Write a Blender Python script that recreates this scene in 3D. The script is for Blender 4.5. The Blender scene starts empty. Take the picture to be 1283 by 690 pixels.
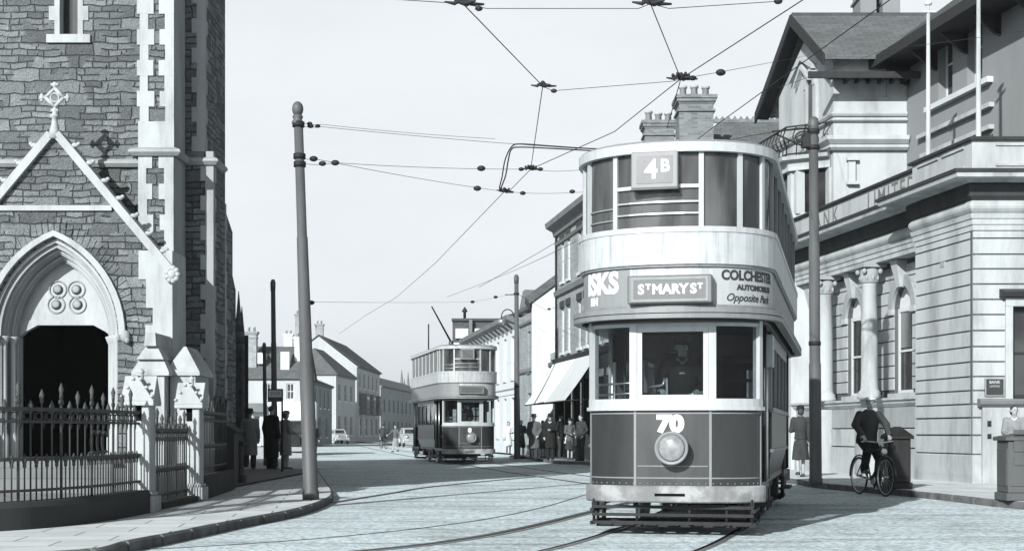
import bpy, bmesh, math, random
from mathutils import Matrix, Vector
random.seed(7)
PI = math.pi
sc = bpy.context.scene
COL = sc.collection
F_PX, CX, HY, CAMH = 1782.0, 641.5, 542.0, 1.17

def gx(px, Z): return (px - CX) * Z / F_PX
def gz(py, h=0.0): return F_PX * (CAMH - h) / (py - HY)
def G(px, py, h=0.0):
    Z = gz(py, h); return (gx(px, Z), Z)
def hh(py, Z): return CAMH + (HY - py) * Z / F_PX

# ------------------------------------------------------------ materials
def tint(v): return (v * 0.965, v * 1.0, v * 1.01, 1)
class NT:
    def __init__(s, m):
        m.use_nodes = True; s.t = m.node_tree; s.t.nodes.clear()
    def n(s, typ, **kw):
        nd = s.t.nodes.new(typ)
        for k, v in kw.items():
            if k.startswith('i_'): nd.inputs[k[2:]].default_value = v
            elif k[0] == 'I' and k[1:].isdigit(): nd.inputs[int(k[1:])].default_value = v
            else: setattr(nd, k, v)
        return nd
    def l(s, a, b): s.t.links.new(a, b)
def wall_coords(nt, sx=1.0, sz=1.0):
    geo = nt.n('ShaderNodeNewGeometry')
    cr = nt.n('ShaderNodeVectorMath', operation='CROSS_PRODUCT'); cr.inputs[1].default_value = (0, 0, 1)
    nt.l(geo.outputs['True Normal'], cr.inputs[0])
    dt = nt.n('ShaderNodeVectorMath', operation='DOT_PRODUCT')
    nt.l(cr.outputs[0], dt.inputs[0]); nt.l(geo.outputs['Position'], dt.inputs[1])
    sp = nt.n('ShaderNodeSeparateXYZ'); nt.l(geo.outputs['Position'], sp.inputs[0])
    cb = nt.n('ShaderNodeCombineXYZ')
    nt.l(dt.outputs['Value'], cb.inputs[0]); nt.l(sp.outputs[2], cb.inputs[1])
    mp = nt.n('ShaderNodeMapping'); mp.inputs['Scale'].default_value = (sx, sz, 1); nt.l(cb.outputs[0], mp.inputs[0])
    return mp.outputs[0], geo
def noise(nt, vec, scale, detail=5, rough=.6, dist=0):
    n = nt.n('ShaderNodeTexNoise'); n.inputs['Scale'].default_value = scale; n.inputs['Detail'].default_value = detail
    n.inputs['Roughness'].default_value = rough; n.inputs['Distortion'].default_value = dist
    if vec is not None: nt.l(vec, n.inputs['Vector'])
    return n.outputs['Fac']
def ramp(nt, fac, stops):
    r = nt.n('ShaderNodeValToRGB'); e = r.color_ramp.elements
    while len(e) > len(stops): e.remove(e[-1])
    while len(e) < len(stops): e.new(0.5)
    for el, (p, v) in zip(e, stops):
        el.position = p; el.color = tint(v)
    nt.l(fac, r.inputs[0]); return r.outputs[0]
def mulc(nt, a, b, fac=1.0, mode='MULTIPLY'):
    m = nt.n('ShaderNodeMix', data_type='RGBA', blend_type=mode); m.inputs[0].default_value = fac
    nt.l(a, m.inputs[6]); nt.l(b, m.inputs[7]); return m.outputs[2]
def finish(nt, col, rough=.8, metal=0, bump=None, bstr=.3, bdist=.02, spec=.3):
    p = nt.n('ShaderNodeBsdfPrincipled'); p.inputs['Roughness'].default_value = rough; p.inputs['Metallic'].default_value = metal
    p.inputs['Specular IOR Level'].default_value = spec
    if isinstance(col, float): p.inputs['Base Color'].default_value = tint(col)
    else: nt.l(col, p.inputs['Base Color'])
    if bump is not None:
        b = nt.n('ShaderNodeBump'); b.inputs['Strength'].default_value = bstr; b.inputs['Distance'].default_value = bdist
        nt.l(bump, b.inputs['Height']); nt.l(b.outputs[0], p.inputs['Normal'])
    o = nt.n('ShaderNodeOutputMaterial'); nt.l(p.outputs[0], o.inputs[0])
    return p
M = {}
def mat(name):
    m = bpy.data.materials.new(name); M[name] = m; return NT(m)
def obj_pos(nt):
    return nt.n('ShaderNodeNewGeometry').outputs['Position']
def weathered(name, v, var=.25, scale=3.0, rough=.75, spec=.3, streak=True, metal=0, bstr=.15, fine=40):
    nt = mat(name); P = obj_pos(nt)
    mp = nt.n('ShaderNodeMapping'); mp.inputs['Scale'].default_value = (1, 1, .25 if streak else 1); nt.l(P, mp.inputs[0])
    a = noise(nt, mp.outputs[0], scale, 6, .65)
    c = ramp(nt, a, [(.25, v * (1 - var)), (.5, v), (.75, min(1, v * (1 + var * .5)))])
    b = noise(nt, P, fine, 4, .7)
    c2 = ramp(nt, b, [(.2, .82), (.6, 1.0)])
    finish(nt, mulc(nt, c, c2, .8), rough, metal, b, bstr, .006, spec)
def block_mat(name, lo, hi, mortar, bw, bh, warp=.02, msize=.012, bstr=.6, bdist=.03, var=True, rough=.9, light=0.0, two=False, smooth=.4, fvar=.7):
    nt = mat(name); uv, geo = wall_coords(nt)
    nz = nt.n('ShaderNodeTexNoise'); nz.inputs['Scale'].default_value = 2.5; nz.inputs['Detail'].default_value = 4; nt.l(geo.outputs['Position'], nz.inputs['Vector'])
    sub = nt.n('ShaderNodeVectorMath', operation='SUBTRACT'); sub.inputs[1].default_value = (.5, .5, .5); nt.l(nz.outputs['Color'], sub.inputs[0])
    scl = nt.n('ShaderNodeVectorMath', operation='SCALE'); scl.inputs['Scale'].default_value = warp; nt.l(sub.outputs[0], scl.inputs[0])
    add = nt.n('ShaderNodeVectorMath', operation='ADD'); nt.l(uv, add.inputs[0]); nt.l(scl.outputs[0], add.inputs[1])
    def br(w, h, sq, off):
        b = nt.n('ShaderNodeTexBrick'); b.offset = .5; b.squash = sq; b.squash_frequency = 3; b.offset_frequency = 2
        b.inputs['Color1'].default_value = tint(lo); b.inputs['Color2'].default_value = tint(hi); b.inputs['Mortar'].default_value = tint(mortar)
        b.inputs['Scale'].default_value = 1; b.inputs['Mortar Size'].default_value = msize; b.inputs['Mortar Smooth'].default_value = smooth
        b.inputs['Brick Width'].default_value = w; b.inputs['Row Height'].default_value = h
        nt.l(add.outputs[0], b.inputs['Vector']); return b
    b1 = br(bw, bh, 1.5 if two else 1, .5)
    col, fac = b1.outputs['Color'], b1.outputs['Fac']
    if two:
        b2 = br(bw * 1.7, bh * 2, 1.3, .3)
        vn = noise(nt, uv, 1.4, 2)
        st = ramp(nt, vn, [(.48, 0), (.52, 1)])
        m = nt.n('ShaderNodeMix', data_type='RGBA'); nt.l(st, m.inputs[0]); nt.l(b1.outputs['Color'], m.inputs[6]); nt.l(b2.outputs['Color'], m.inputs[7]); col = m.outputs[2]
        m2 = nt.n('ShaderNodeMix', data_type='RGBA'); nt.l(st, m2.inputs[0]); nt.l(b1.outputs['Fac'], m2.inputs[6]); nt.l(b2.outputs['Fac'], m2.inputs[7]); fac = m2.outputs[2]
    big = noise(nt, geo.outputs['Position'], 1.1, 6, .65)
    fine = noise(nt, geo.outputs['Position'], 28, 5, .7)
    col = mulc(nt, col, ramp(nt, big, [(.3, .7), (.7, 1.12)]), .8)
    col = mulc(nt, col, ramp(nt, fine, [(.25, .60 if fvar > .9 else .72), (.7, 1.18 if fvar > .9 else 1.1)]), fvar)
    inv = nt.n('ShaderNodeMath', operation='MULTIPLY_ADD'); inv.inputs[1].default_value = -1.0; inv.inputs[2].default_value = 1.0; nt.l(fac, inv.inputs[0])
    ad = nt.n('ShaderNodeMath', operation='MULTIPLY_ADD'); ad.inputs[1].default_value = .5; nt.l(fine, ad.inputs[0]); nt.l(inv.outputs[0], ad.inputs[2])
    ad2 = nt.n('ShaderNodeMath', operation='MULTIPLY_ADD'); ad2.inputs[1].default_value = .8; nt.l(noise(nt, geo.outputs['Position'], 7, 4), ad2.inputs[0]); nt.l(ad.outputs[0], ad2.inputs[2])
    finish(nt, col, rough, 0, ad2.outputs[0], bstr, bdist, .2)
def glass_mat(name, v=.03, trans=.6, rough=.05, milky=0.0, var=0.0):
    nt = mat(name)
    tr = nt.n('ShaderNodeBsdfTransparent'); tr.inputs[0].default_value = tint(.85)
    p = nt.n('ShaderNodeBsdfPrincipled'); p.inputs['Base Color'].default_value = tint(v); p.inputs['Roughness'].default_value = rough; p.inputs['Specular IOR Level'].default_value = .5
    nz = noise(nt, obj_pos(nt), 3, 4)
    if var:
        mp = nt.n('ShaderNodeMapping'); mp.inputs['Scale'].default_value = (2.2, 2.2, .5); nt.l(obj_pos(nt), mp.inputs[0])
        nt.l(ramp(nt, noise(nt, mp.outputs[0], 1.3, 3, .5, .8), [(.36, v * (1 - var)), (.5, v), (.62, v * (1 + var))]), p.inputs['Base Color'])  # colour noise paints uneven reflections into the pane
    f = nt.n('ShaderNodeMapRange'); f.inputs[3].default_value = trans - .12; f.inputs[4].default_value = trans + .12; nt.l(nz, f.inputs[0])
    mx = nt.n('ShaderNodeMixShader'); nt.l(f.outputs[0], mx.inputs[0]); nt.l(p.outputs[0], mx.inputs[1]); nt.l(tr.outputs[0], mx.inputs[2])
    o = nt.n('ShaderNodeOutputMaterial'); nt.l(mx.outputs[0], o.inputs[0])

# stone, paint, cloth
block_mat('rubble', .105, .235, .115, .30, .115, .14, .016, 1.0, .065, two=True, smooth=1.0, fvar=1.0)
block_mat('rubble_far', .10, .2, .14, .5, .2, .05, .02, .7, .05)
block_mat('brick', .13, .21, .2, .23, .075, .003, .008, .3, .01)
block_mat('brick_grey', .2, .3, .3, .23, .075, .003, .008, .3, .01)
block_mat('slate', .06, .08, .045, .3, .14, .003, .006, .5, .012)
block_mat('slate_pale', .095, .125, .07, .24, .10, .003, .008, .5, .012)
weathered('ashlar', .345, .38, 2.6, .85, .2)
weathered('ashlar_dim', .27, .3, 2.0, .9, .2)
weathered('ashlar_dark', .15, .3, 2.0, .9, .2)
weathered('bank_stone', .35, .5, 1.6, .85, .2)
weathered('bank_stone_grey', .26, .3, 2.2, .85, .2)
weathered('dark_shade_stone', .04, .4, 2.0, .9, .2)  # near-black stone; also paints shade into the bank's bed mould
weathered('groove_dark', .09, .3, 2.0, .9, .2)
weathered('stucco', .36, .4, 1.3, .9, .2)
weathered('stucco_grey', .2, .15, .8, .9, .2)
weathered('white_wall', .5, .1, .8, .85, .2)
weathered('cream_wall', .36, .15, .8, .85, .2)
weathered('white_paint', .5, .12, 2.5, .45, .4)
nt = mat('waist_paint'); P = obj_pos(nt)
mp = nt.n('ShaderNodeMapping'); mp.inputs['Scale'].default_value = (1, 1, .07); nt.l(P, mp.inputs[0])
c = ramp(nt, noise(nt, mp.outputs[0], 11, 5, .7), [(.35, .25), (.5, .37), (.7, .41)])
c = mulc(nt, c, ramp(nt, noise(nt, P, 3.5, 6, .7), [(.3, .78), (.55, 1.0)]), .8)
finish(nt, c, .4, 0, noise(nt, P, 25, 4), .12, .006, .4)
weathered('cream_paint', .37, .2, 5, .4, .45)
weathered('ad_grey', .19, .12, 4, .5, .4, fine=80)
weathered('ad_pale', .34, .12, 4, .5, .4, fine=80)
weathered('sign_grey', .11, .2, 5, .4, .4)
weathered('blind_grey', .085, .2, 5, .4, .4)
weathered('tram_red', .026, .5, 2.2, .28, .35, fine=60)
weathered('tram_red_pale', .05, .5, 2.4, .3, .35, fine=60)
weathered('tram_dark', .03, .3, 4, .4, .4)
weathered('tram_trim', .17, .25, 5, .45, .4)
weathered('roof_canvas', .18, .25, 3, .8, .2, streak=False)
weathered('iron', .018, .4, 6, .6, .2, bstr=.25)
weathered('fence_iron', .055, .5, 6, .6, .2, bstr=.25)
weathered('iron_pole', .075, .3, 3, .55, .35, bstr=.3)
weathered('pole_grey', .075, .3, 3, .6, .35, bstr=.3)
weathered('wire', .02, .2, 3, .6, .3)
weathered('steel', .45, .3, 5, .35, .5, metal=.8)
weathered('brass', .5, .2, 8, .3, .5, metal=.7)
weathered('dark_wood', .02, .4, 5, .6, .3)
weathered('wood', .1, .4, 5, .6, .3)
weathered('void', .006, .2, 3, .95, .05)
weathered('timber', .025, .3, 5, .7, .2)
weathered('canvas', .75, .06, 1.5, .9, .1)
weathered('canvas_dim', .5, .1, 1.5, .9, .1)
weathered('cloth_black', .018, .4, 9, .95, .1, bstr=.4)
weathered('cloth_dark', .04, .4, 9, .95, .1, bstr=.4)
weathered('cloth_mid', .09, .3, 9, .95, .1, bstr=.4)
weathered('cloth_grey', .2, .3, 9, .95, .1, bstr=.4)
weathered('cloth_pale', .55, .15, 9, .95, .1, bstr=.4)
weathered('skin', .30, .12, 12, .6, .3)
weathered('hair', .03, .3, 30, .6, .3)
weathered('leather', .02, .3, 9, .4, .4)
weathered('rubber', .02, .3, 9, .8, .2)
weathered('car_black', .025, .2, 3, .15, .6)
weathered('car_pale', .33, .15, 3, .2, .6)
weathered('white_letter', .6, .05, 3, .6, .3)
weathered('black_letter', .03, .1, 3, .7, .3)
weathered('faint_letter', .13, .5, 6, .9, .2)
weathered('pot', .33, .3, 4, .9, .2)
glass_mat('cab_glass', .012, .84, .05)
glass_mat('deck_glass', .085, .40, .10, var=.6)
glass_mat('clear_glass', .08, .6, .05)
nt = mat('window_dark'); finish(nt, ramp(nt, noise(nt, obj_pos(nt), .7, 3), [(.35, .012), (.65, .05)]), .08, 0, None, spec=.5)
nt = mat('blind'); finish(nt, .5, .7)
nt = mat('lens'); finish(nt, ramp(nt, noise(nt, obj_pos(nt), 14, 3), [(.35, .2), (.65, .3)]), .10, .3, None, spec=.6)
nt = mat('worn_bumper'); P = obj_pos(nt)
finish(nt, ramp(nt, noise(nt, P, 3.2, 5, .6), [(.40, .13), (.50, .17), (.60, .27)]), .6, 0, noise(nt, P, 30, 4), .3, .004)

# road: setts seen at a grazing angle, worn and patched
nt = mat('road'); P = obj_pos(nt)
mp = nt.n('ShaderNodeMapping'); mp.inputs['Rotation'].default_value = (0, 0, .35); nt.l(P, mp.inputs[0])
bt = nt.n('ShaderNodeTexBrick'); bt.inputs['Scale'].default_value = 1; bt.inputs['Brick Width'].default_value = .26; bt.inputs['Row Height'].default_value = .11
bt.inputs['Mortar Size'].default_value = .008; bt.inputs['Color1'].default_value = tint(.64); bt.inputs['Color2'].default_value = tint(.69); bt.inputs['Mortar'].default_value = tint(.55)
nt.l(mp.outputs[0], bt.inputs['Vector'])
c = bt.outputs['Color']
c = mulc(nt, c, ramp(nt, noise(nt, P, .35, 6, .6, 1.2), [(.3, .78), (.5, 1.0), (.7, 1.1)]), .9)
c = mulc(nt, c, ramp(nt, noise(nt, P, 1.7, 7, .75, .8), [(.30, .66), (.50, 1.06)]), .8)
c = mulc(nt, c, ramp(nt, noise(nt, P, 11, 6, .8), [(.40, .35), (.54, 1.08)]), .85)
mp2 = nt.n('ShaderNodeMapping'); mp2.inputs['Scale'].default_value = (.25, 1.6, 1); mp2.inputs['Rotation'].default_value = (0, 0, -.5); nt.l(P, mp2.inputs[0])
c = mulc(nt, c, ramp(nt, noise(nt, mp2.outputs[0], 1.1, 7, .75, .5), [(.36, .5), (.50, 1.04)]), .85)
ms = nt.n('ShaderNodeMath', operation='MULTIPLY_ADD'); ms.inputs[1].default_value = -.25; nt.l(bt.outputs['Fac'], ms.inputs[0]); nt.l(noise(nt, P, 9, 6, .8), ms.inputs[2])
finish(nt, c, .85, 0, ms.outputs[0], .8, .03, .25)
nt = mat('paving'); P = obj_pos(nt)
mp = nt.n('ShaderNodeMapping'); mp.inputs['Rotation'].default_value = (0, 0, -.12); nt.l(P, mp.inputs[0])
bt = nt.n('ShaderNodeTexBrick'); bt.inputs['Scale'].default_value = 1; bt.inputs['Brick Width'].default_value = .9; bt.inputs['Row Height'].default_value = .65
bt.inputs['Mortar Size'].default_value = .012; bt.inputs['Color1'].default_value = tint(.5); bt.inputs['Color2'].default_value = tint(.57); bt.inputs['Mortar'].default_value = tint(.22)
nt.l(mp.outputs[0], bt.inputs['Vector'])
c = mulc(nt, bt.outputs['Color'], ramp(nt, noise(nt, P, 1.2, 6, .7), [(.3, .78), (.6, 1.05)]), .9)
finish(nt, c, .9, 0, noise(nt, P, 20, 5), .2, .006, .2)
nt = mat('kerb'); P = obj_pos(nt)
finish(nt, ramp(nt, noise(nt, P, 3, 6), [(.3, .05), (.7, .14)]), .9, 0, noise(nt, P, 20, 5), .3, .01)
nt = mat('yard'); P = obj_pos(nt)
finish(nt, ramp(nt, noise(nt, P, 6, 6), [(.3, .13), (.7, .24)]), .9, 0, noise(nt, P, 20, 5), .4, .02)

# ------------------------------------------------------------ scene graph
MW = {}
def tag(o, label=None, cat=None, group=None, kind=None):
    if label: o['label'] = label
    if cat: o['category'] = cat
    if group: o['group'] = group
    if kind: o['kind'] = kind
    return o
def thing(name, label, cat, loc=(0, 0, 0), rz=0, group=None, scale=1.0):
    o = bpy.data.objects.new(name, None); COL.objects.link(o)
    o.location = loc; o.rotation_euler = (0, 0, rz); o.scale = (scale,) * 3; o.empty_display_size = .2
    MW[o.name] = Matrix.Translation(loc) @ Matrix.Rotation(rz, 4, 'Z') @ Matrix.Scale(scale, 4)
    return tag(o, label, cat, group)
def copy_tree(o, parent=None):
    c = o.copy(); COL.objects.link(c); c.parent = parent
    for ch in list(o.children): copy_tree(ch, c)
    return c

class Frame:            # a wall plane: t along it, d outward, z up
    def __init__(s, o, a):
        s.o = o; L = math.hypot(*a); s.a = (a[0] / L, a[1] / L); s.n = (s.a[1], -s.a[0])
    def flip(s): s.n = (-s.n[0], -s.n[1]); return s
    def p(s, t, d, z): return (s.o[0] + s.a[0] * t + s.n[0] * d, s.o[1] + s.a[1] * t + s.n[1] * d, z)

class MB:
    def __init__(s): s.v = []; s.f = []; s.sm = []
    def add(s, vs, fs, smooth=False):
        b = len(s.v); s.v += [tuple(x) for x in vs]; s.f += [tuple(i + b for i in f) for f in fs]; s.sm += [smooth] * len(fs); return s
    def hexa(s, p):     # 8 points: bottom 4, top 4
        return s.add(p, [(0, 1, 2, 3), (4, 5, 6, 7), (0, 1, 5, 4), (1, 2, 6, 5), (2, 3, 7, 6), (3, 0, 4, 7)])
    def box(s, x0, x1, y0, y1, z0, z1):
        return s.hexa([(x0, y0, z0), (x1, y0, z0), (x1, y1, z0), (x0, y1, z0), (x0, y0, z1), (x1, y0, z1), (x1, y1, z1), (x0, y1, z1)])
    def fbox(s, F, t0, t1, d0, d1, z0, z1):
        return s.hexa([F.p(t0, d0, z0), F.p(t1, d0, z0), F.p(t1, d1, z0), F.p(t0, d1, z0), F.p(t0, d0, z1), F.p(t1, d0, z1), F.p(t1, d1, z1), F.p(t0, d1, z1)])
    def fprism(s, F, poly, d0, d1):
        n = len(poly); vs = [F.p(t, d0, z) for t, z in poly] + [F.p(t, d1, z) for t, z in poly]
        return s.add(vs, [tuple(range(n)), tuple(range(n, 2 * n))] + [(i, (i + 1) % n, n + (i + 1) % n, n + i) for i in range(n)])
    def tprism(s, F, poly, t0, t1):    # profile in (d, z) run along t
        n = len(poly); vs = [F.p(t0, d, z) for d, z in poly] + [F.p(t1, d, z) for d, z in poly]
        return s.add(vs, [tuple(range(n)), tuple(range(n, 2 * n))] + [(i, (i + 1) % n, n + (i + 1) % n, n + i) for i in range(n)])
    def slab(s, poly, z0, z1):
        n = len(poly); vs = [(x, y, z0) for x, y in poly] + [(x, y, z1) for x, y in poly]
        return s.add(vs, [tuple(range(n)), tuple(range(n, 2 * n))] + [(i, (i + 1) % n, n + (i + 1) % n, n + i) for i in range(n)])
    def ring(s, c, u, w, r, n): return [tuple(c[k] + r * (math.cos(2 * PI * i / n) * u[k] + math.sin(2 * PI * i / n) * w[k]) for k in range(3)) for i in range(n)]
    def tube(s, pts, r, n=8, caps=True):
        pts = [Vector(p) for p in pts]; rs = r if isinstance(r, (list, tuple)) else [r] * len(pts)
        vs = []; ref = None
        for i, p in enumerate(pts):
            d = (pts[min(i + 1, len(pts) - 1)] - pts[max(i - 1, 0)])
            d = d.normalized() if d.length > 1e-9 else Vector((0, 0, 1))
            if ref is None: ref = Vector((0, 0, 1)) if abs(d.z) < .9 else Vector((1, 0, 0))
            u = d.cross(ref)
            if u.length < 1e-5: u = d.cross(Vector((1, .3, 0)))
            u.normalize(); w = d.cross(u); ref = u.cross(d)
            vs += s.ring(p, u, w, rs[i], n)
        fs = [(j * n + i, j * n + (i + 1) % n, (j + 1) * n + (i + 1) % n, (j + 1) * n + i) for j in range(len(pts) - 1) for i in range(n)]
        if caps: fs += [tuple(range(n)), tuple(range((len(pts) - 1) * n, len(pts) * n))]
        return s.add(vs, fs, True)
    def lathe(s, prof, c=(0, 0, 0), n=16, axis='Z', closed=False):
        vs = []
        for r, z in prof:
            for i in range(n):
                a = 2 * PI * i / n; x, y = r * math.cos(a), r * math.sin(a)
                if axis == 'Z': vs.append((c[0] + x, c[1] + y, c[2] + z))
                elif axis == 'Y': vs.append((c[0] + x, c[1] + z, c[2] + y))
                else: vs.append((c[0] + z, c[1] + x, c[2] + y))
        m = len(prof)
        fs = [(j * n + i, j * n + (i + 1) % n, (j + 1) * n + (i + 1) % n, (j + 1) * n + i) for j in range(m - 1) for i in range(n)]
        if closed: fs += [((m - 1) * n + i, (m - 1) * n + (i + 1) % n, (i + 1) % n, i) for i in range(n)]
        else: fs += [tuple(range(n)), tuple(range((m - 1) * n, m * n))]
        return s.add(vs, fs, True)
    def ell(s, c, r, n=12, m=8, rot=None):
        vs = []
        for j in range(m + 1):
            ph = PI * (j + .0) / m
            rr = max(math.sin(ph), .02)
            for i in range(n):
                a = 2 * PI * i / n
                p = Vector((r[0] * rr * math.cos(a), r[1] * rr * math.sin(a), r[2] * math.cos(ph)))
                if rot is not None: p = rot @ p
                vs.append((c[0] + p.x, c[1] + p.y, c[2] + p.z))
        fs = [(j * n + i, j * n + (i + 1) % n, (j + 1) * n + (i + 1) % n, (j + 1) * n + i) for j in range(m) for i in range(n)]
        fs += [tuple(range(n)), tuple(range(m * n, (m + 1) * n))]
        return s.add(vs, fs, True)
    def limb(s, nodes, n=10):   # chain of (point, radius) with round ends
        s.tube([p for p, r in nodes], [r for p, r in nodes], n)
        for p, r in nodes: s.ell(p, (r, r, r), n, 6)
        return s
    def sweep(s, path, prof, closed=False, hdir=1):  # prof (d, z) closed polygon, d to the right-hand side of travel * hdir
        N = len(path); m = len(prof); vs = []
        for i in range(N):
            def nrm(a, b):
                dx, dy = b[0] - a[0], b[1] - a[1]; L = math.hypot(dx, dy) or 1; return (dy / L * hdir, -dx / L * hdir)
            if closed: n1 = nrm(path[i - 1], path[i]); n2 = nrm(path[i], path[(i + 1) % N])
            else:
                n1 = nrm(path[i - 1], path[i]) if i > 0 else nrm(path[0], path[1])
                n2 = nrm(path[i], path[i + 1]) if i < N - 1 else n1
            k = 1 + n1[0] * n2[0] + n1[1] * n2[1]; k = max(k, .35)
            mx, my = (n1[0] + n2[0]) / k, (n1[1] + n2[1]) / k
            vs += [(path[i][0] + mx * d, path[i][1] + my * d, z) for d, z in prof]
        fs = []
        for i in range(N if closed else N - 1):
            j = (i + 1) % N
            fs += [(i * m + q, i * m + (q + 1) % m, j * m + (q + 1) % m, j * m + q) for q in range(m)]
        if not closed: fs += [tuple(range(m)), tuple(range((N - 1) * m, N * m))]
        return s.add(vs, fs)
    def build(s, name, m, parent=None, world=True, bevel=0, smooth=None, remesh=0, cat=None, label=None, group=None, kind=None):
        me = bpy.data.meshes.new(name)
        vs = s.v
        if parent is not None and world:
            inv = MW[parent.name].inverted(); vs = [tuple(inv @ Vector(p)) for p in vs]
        me.from_pydata(vs, [], s.f); me.update()
        bm = bmesh.new(); bm.from_mesh(me)
        bmesh.ops.recalc_face_normals(bm, faces=bm.faces); bm.to_mesh(me); bm.free()
        if any(s.sm) and smooth is not False:
            me.polygons.foreach_set('use_smooth', [bool(x) for x in s.sm])
        me.materials.append(M[m]); o = bpy.data.objects.new(name, me); COL.objects.link(o)
        if remesh:
            r = o.modifiers.new('r', 'REMESH'); r.mode = 'VOXEL'; r.voxel_size = remesh; r.use_smooth_shade = True
            q = o.modifiers.new('s', 'SMOOTH'); q.factor = .5; q.iterations = 3
            dg = bpy.context.evaluated_depsgraph_get(); me2 = bpy.data.meshes.new_from_object(o.evaluated_get(dg))
            o.modifiers.clear(); o.data = me2; bpy.data.meshes.remove(me)
            if not me2.materials: me2.materials.append(M[m])
            me2.polygons.foreach_set('use_smooth', [True] * len(me2.polygons))
        if bevel:
            b = o.modifiers.new('b', 'BEVEL'); b.width = bevel; b.segments = 1; b.limit_method = 'ANGLE'
        if parent is not None:
            o.parent = parent; MW[o.name] = MW[parent.name]
        else: MW[o.name] = Matrix.Identity(4)
        tag(o, label, cat, group, kind)
        return o

def wall_open(mb, F, t0, t1, z0, z1, d0, d1, ops):
    ts = sorted({t0, t1, *[o[0] for o in ops], *[o[1] for o in ops]}); zs = sorted({z0, z1, *[o[2] for o in ops], *[o[3] for o in ops]})
    ts = [t for t in ts if t0 <= t <= t1]; zs = [z for z in zs if z0 <= z <= z1]
    for i in range(len(ts) - 1):
        k = 0
        while k < len(zs) - 1:
            tm = (ts[i] + ts[i + 1]) / 2
            def hole(q): zm = (zs[q] + zs[q + 1]) / 2; return any(o[0] < tm < o[1] and o[2] < zm < o[3] for o in ops)
            if hole(k): k += 1; continue
            e = k
            while e + 1 < len(zs) - 1 and not hole(e + 1): e += 1
            mb.fbox(F, ts[i], ts[i + 1], d0, d1, zs[k], zs[e + 1]); k = e + 1
def arch_curve(w, hgt, pointed=True, n=12):    # from (-w,0) over the top to (w,0)
    if not pointed: return [(-w * math.cos(PI * i / (2 * n)), hgt * math.sin(PI * i / (2 * n))) for i in range(2 * n + 1)]
    R = (w * w + hgt * hgt) / (2 * w); a1 = math.acos((R - w) / R); pts = []
    for i in range(n + 1):
        a = a1 * i / n; pts.append((-w + R - R * math.cos(a), R * math.sin(a)))
    return pts + [(-x, z) for x, z in reversed(pts[:-1])]
def arch_fill(mb, F, tc, w, zs, hgt, ztop, d0, d1, pointed=True):
    c = arch_curve(w, hgt, pointed)
    for (x0, y0), (x1, y1) in zip(c, c[1:]):
        mb.fprism(F, [(tc + x0, zs + y0), (tc + x1, zs + y1), (tc + x1, ztop), (tc + x0, ztop)], d0, d1)
def arch_ring(mb, F, tc, zs, wi, hi, wo, ho, d0, d1, pointed=True):
    a = arch_curve(wi, hi, pointed); b = arch_curve(wo, ho, pointed)
    for i in range(len(a) - 1):
        mb.fprism(F, [(tc + a[i][0], zs + a[i][1]), (tc + a[i + 1][0], zs + a[i + 1][1]), (tc + b[i + 1][0], zs + b[i + 1][1]), (tc + b[i][0], zs + b[i][1])], d0, d1)
def window(parent, F, t0, t1, z0, z1, d=-.16, frame='white_paint', pane='window_dark', bars=(1, 1), fw=.06, sill=True, world=True):
    m = MB()
    m.fbox(F, t0 - .01, t0 + fw, d, d + .05, z0 - .01, z1 + .01).fbox(F, t1 - fw, t1 + .01, d, d + .05, z0 - .01, z1 + .01)
    m.fbox(F, t0 + fw, t1 - fw, d, d + .05, z0 - .01, z0 + fw).fbox(F, t0 + fw, t1 - fw, d, d + .05, z1 - fw, z1 + .01)
    for i in range(bars[0]): zz = z0 + (z1 - z0) * (i + 1) / (bars[0] + 1); m.fbox(F, t0 + fw, t1 - fw, d + .002, d + .045, zz - .025, zz + .025)
    for i in range(bars[1]): tt = t0 + (t1 - t0) * (i + 1) / (bars[1] + 1); m.fbox(F, tt - .02, tt + .02, d + .004, d + .04, z0 + fw, z1 - fw)
    w = m.build('window', frame, parent, world)
    MB().fbox(F, t0 + fw * .5, t1 - fw * .5, d + .01, d + .02, z0 + fw * .5, z1 - fw * .5).build('pane', pane, w, world)
    if sill: MB().fbox(F, t0 - .08, t1 + .08, -.03, .08, z0 - .12, z0 - .003).build('sill', frame if frame != 'iron' else 'ashlar', w, world)
    return w
def chimney(parent, x0, x1, y0, y1, z0, z1, m='brick', pots=3, ph=.45, pr=.11, axis='x'):
    c = MB().box(x0, x1, y0, y1, z0, z1 - .28)
    for k, (o, a, b) in enumerate([(.06, .55, .48), (.03, .28, .22), (.08, .22, .12), (.12, .12, .0)]):
        c.box(x0 - o, x1 + o, y0 - o, y1 + o, z1 - a + .001 * k, z1 - b)
    ch = c.build('chimney', m, parent)
    for i in range(pots):
        u = (i + .5) / pots
        cx, cy = (x0 + (x1 - x0) * u, (y0 + y1) / 2) if axis == 'x' else ((x0 + x1) / 2, y0 + (y1 - y0) * u)
        hv = ph * random.uniform(.9, 1.1)
        MB().lathe([(pr, 0), (pr * .85, hv * .8), (pr * 1.15, hv * .82), (pr * 1.15, hv)], (cx, cy, z1 - .02), 12).build('chimney_pot', 'pot', ch)
    return ch

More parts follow.
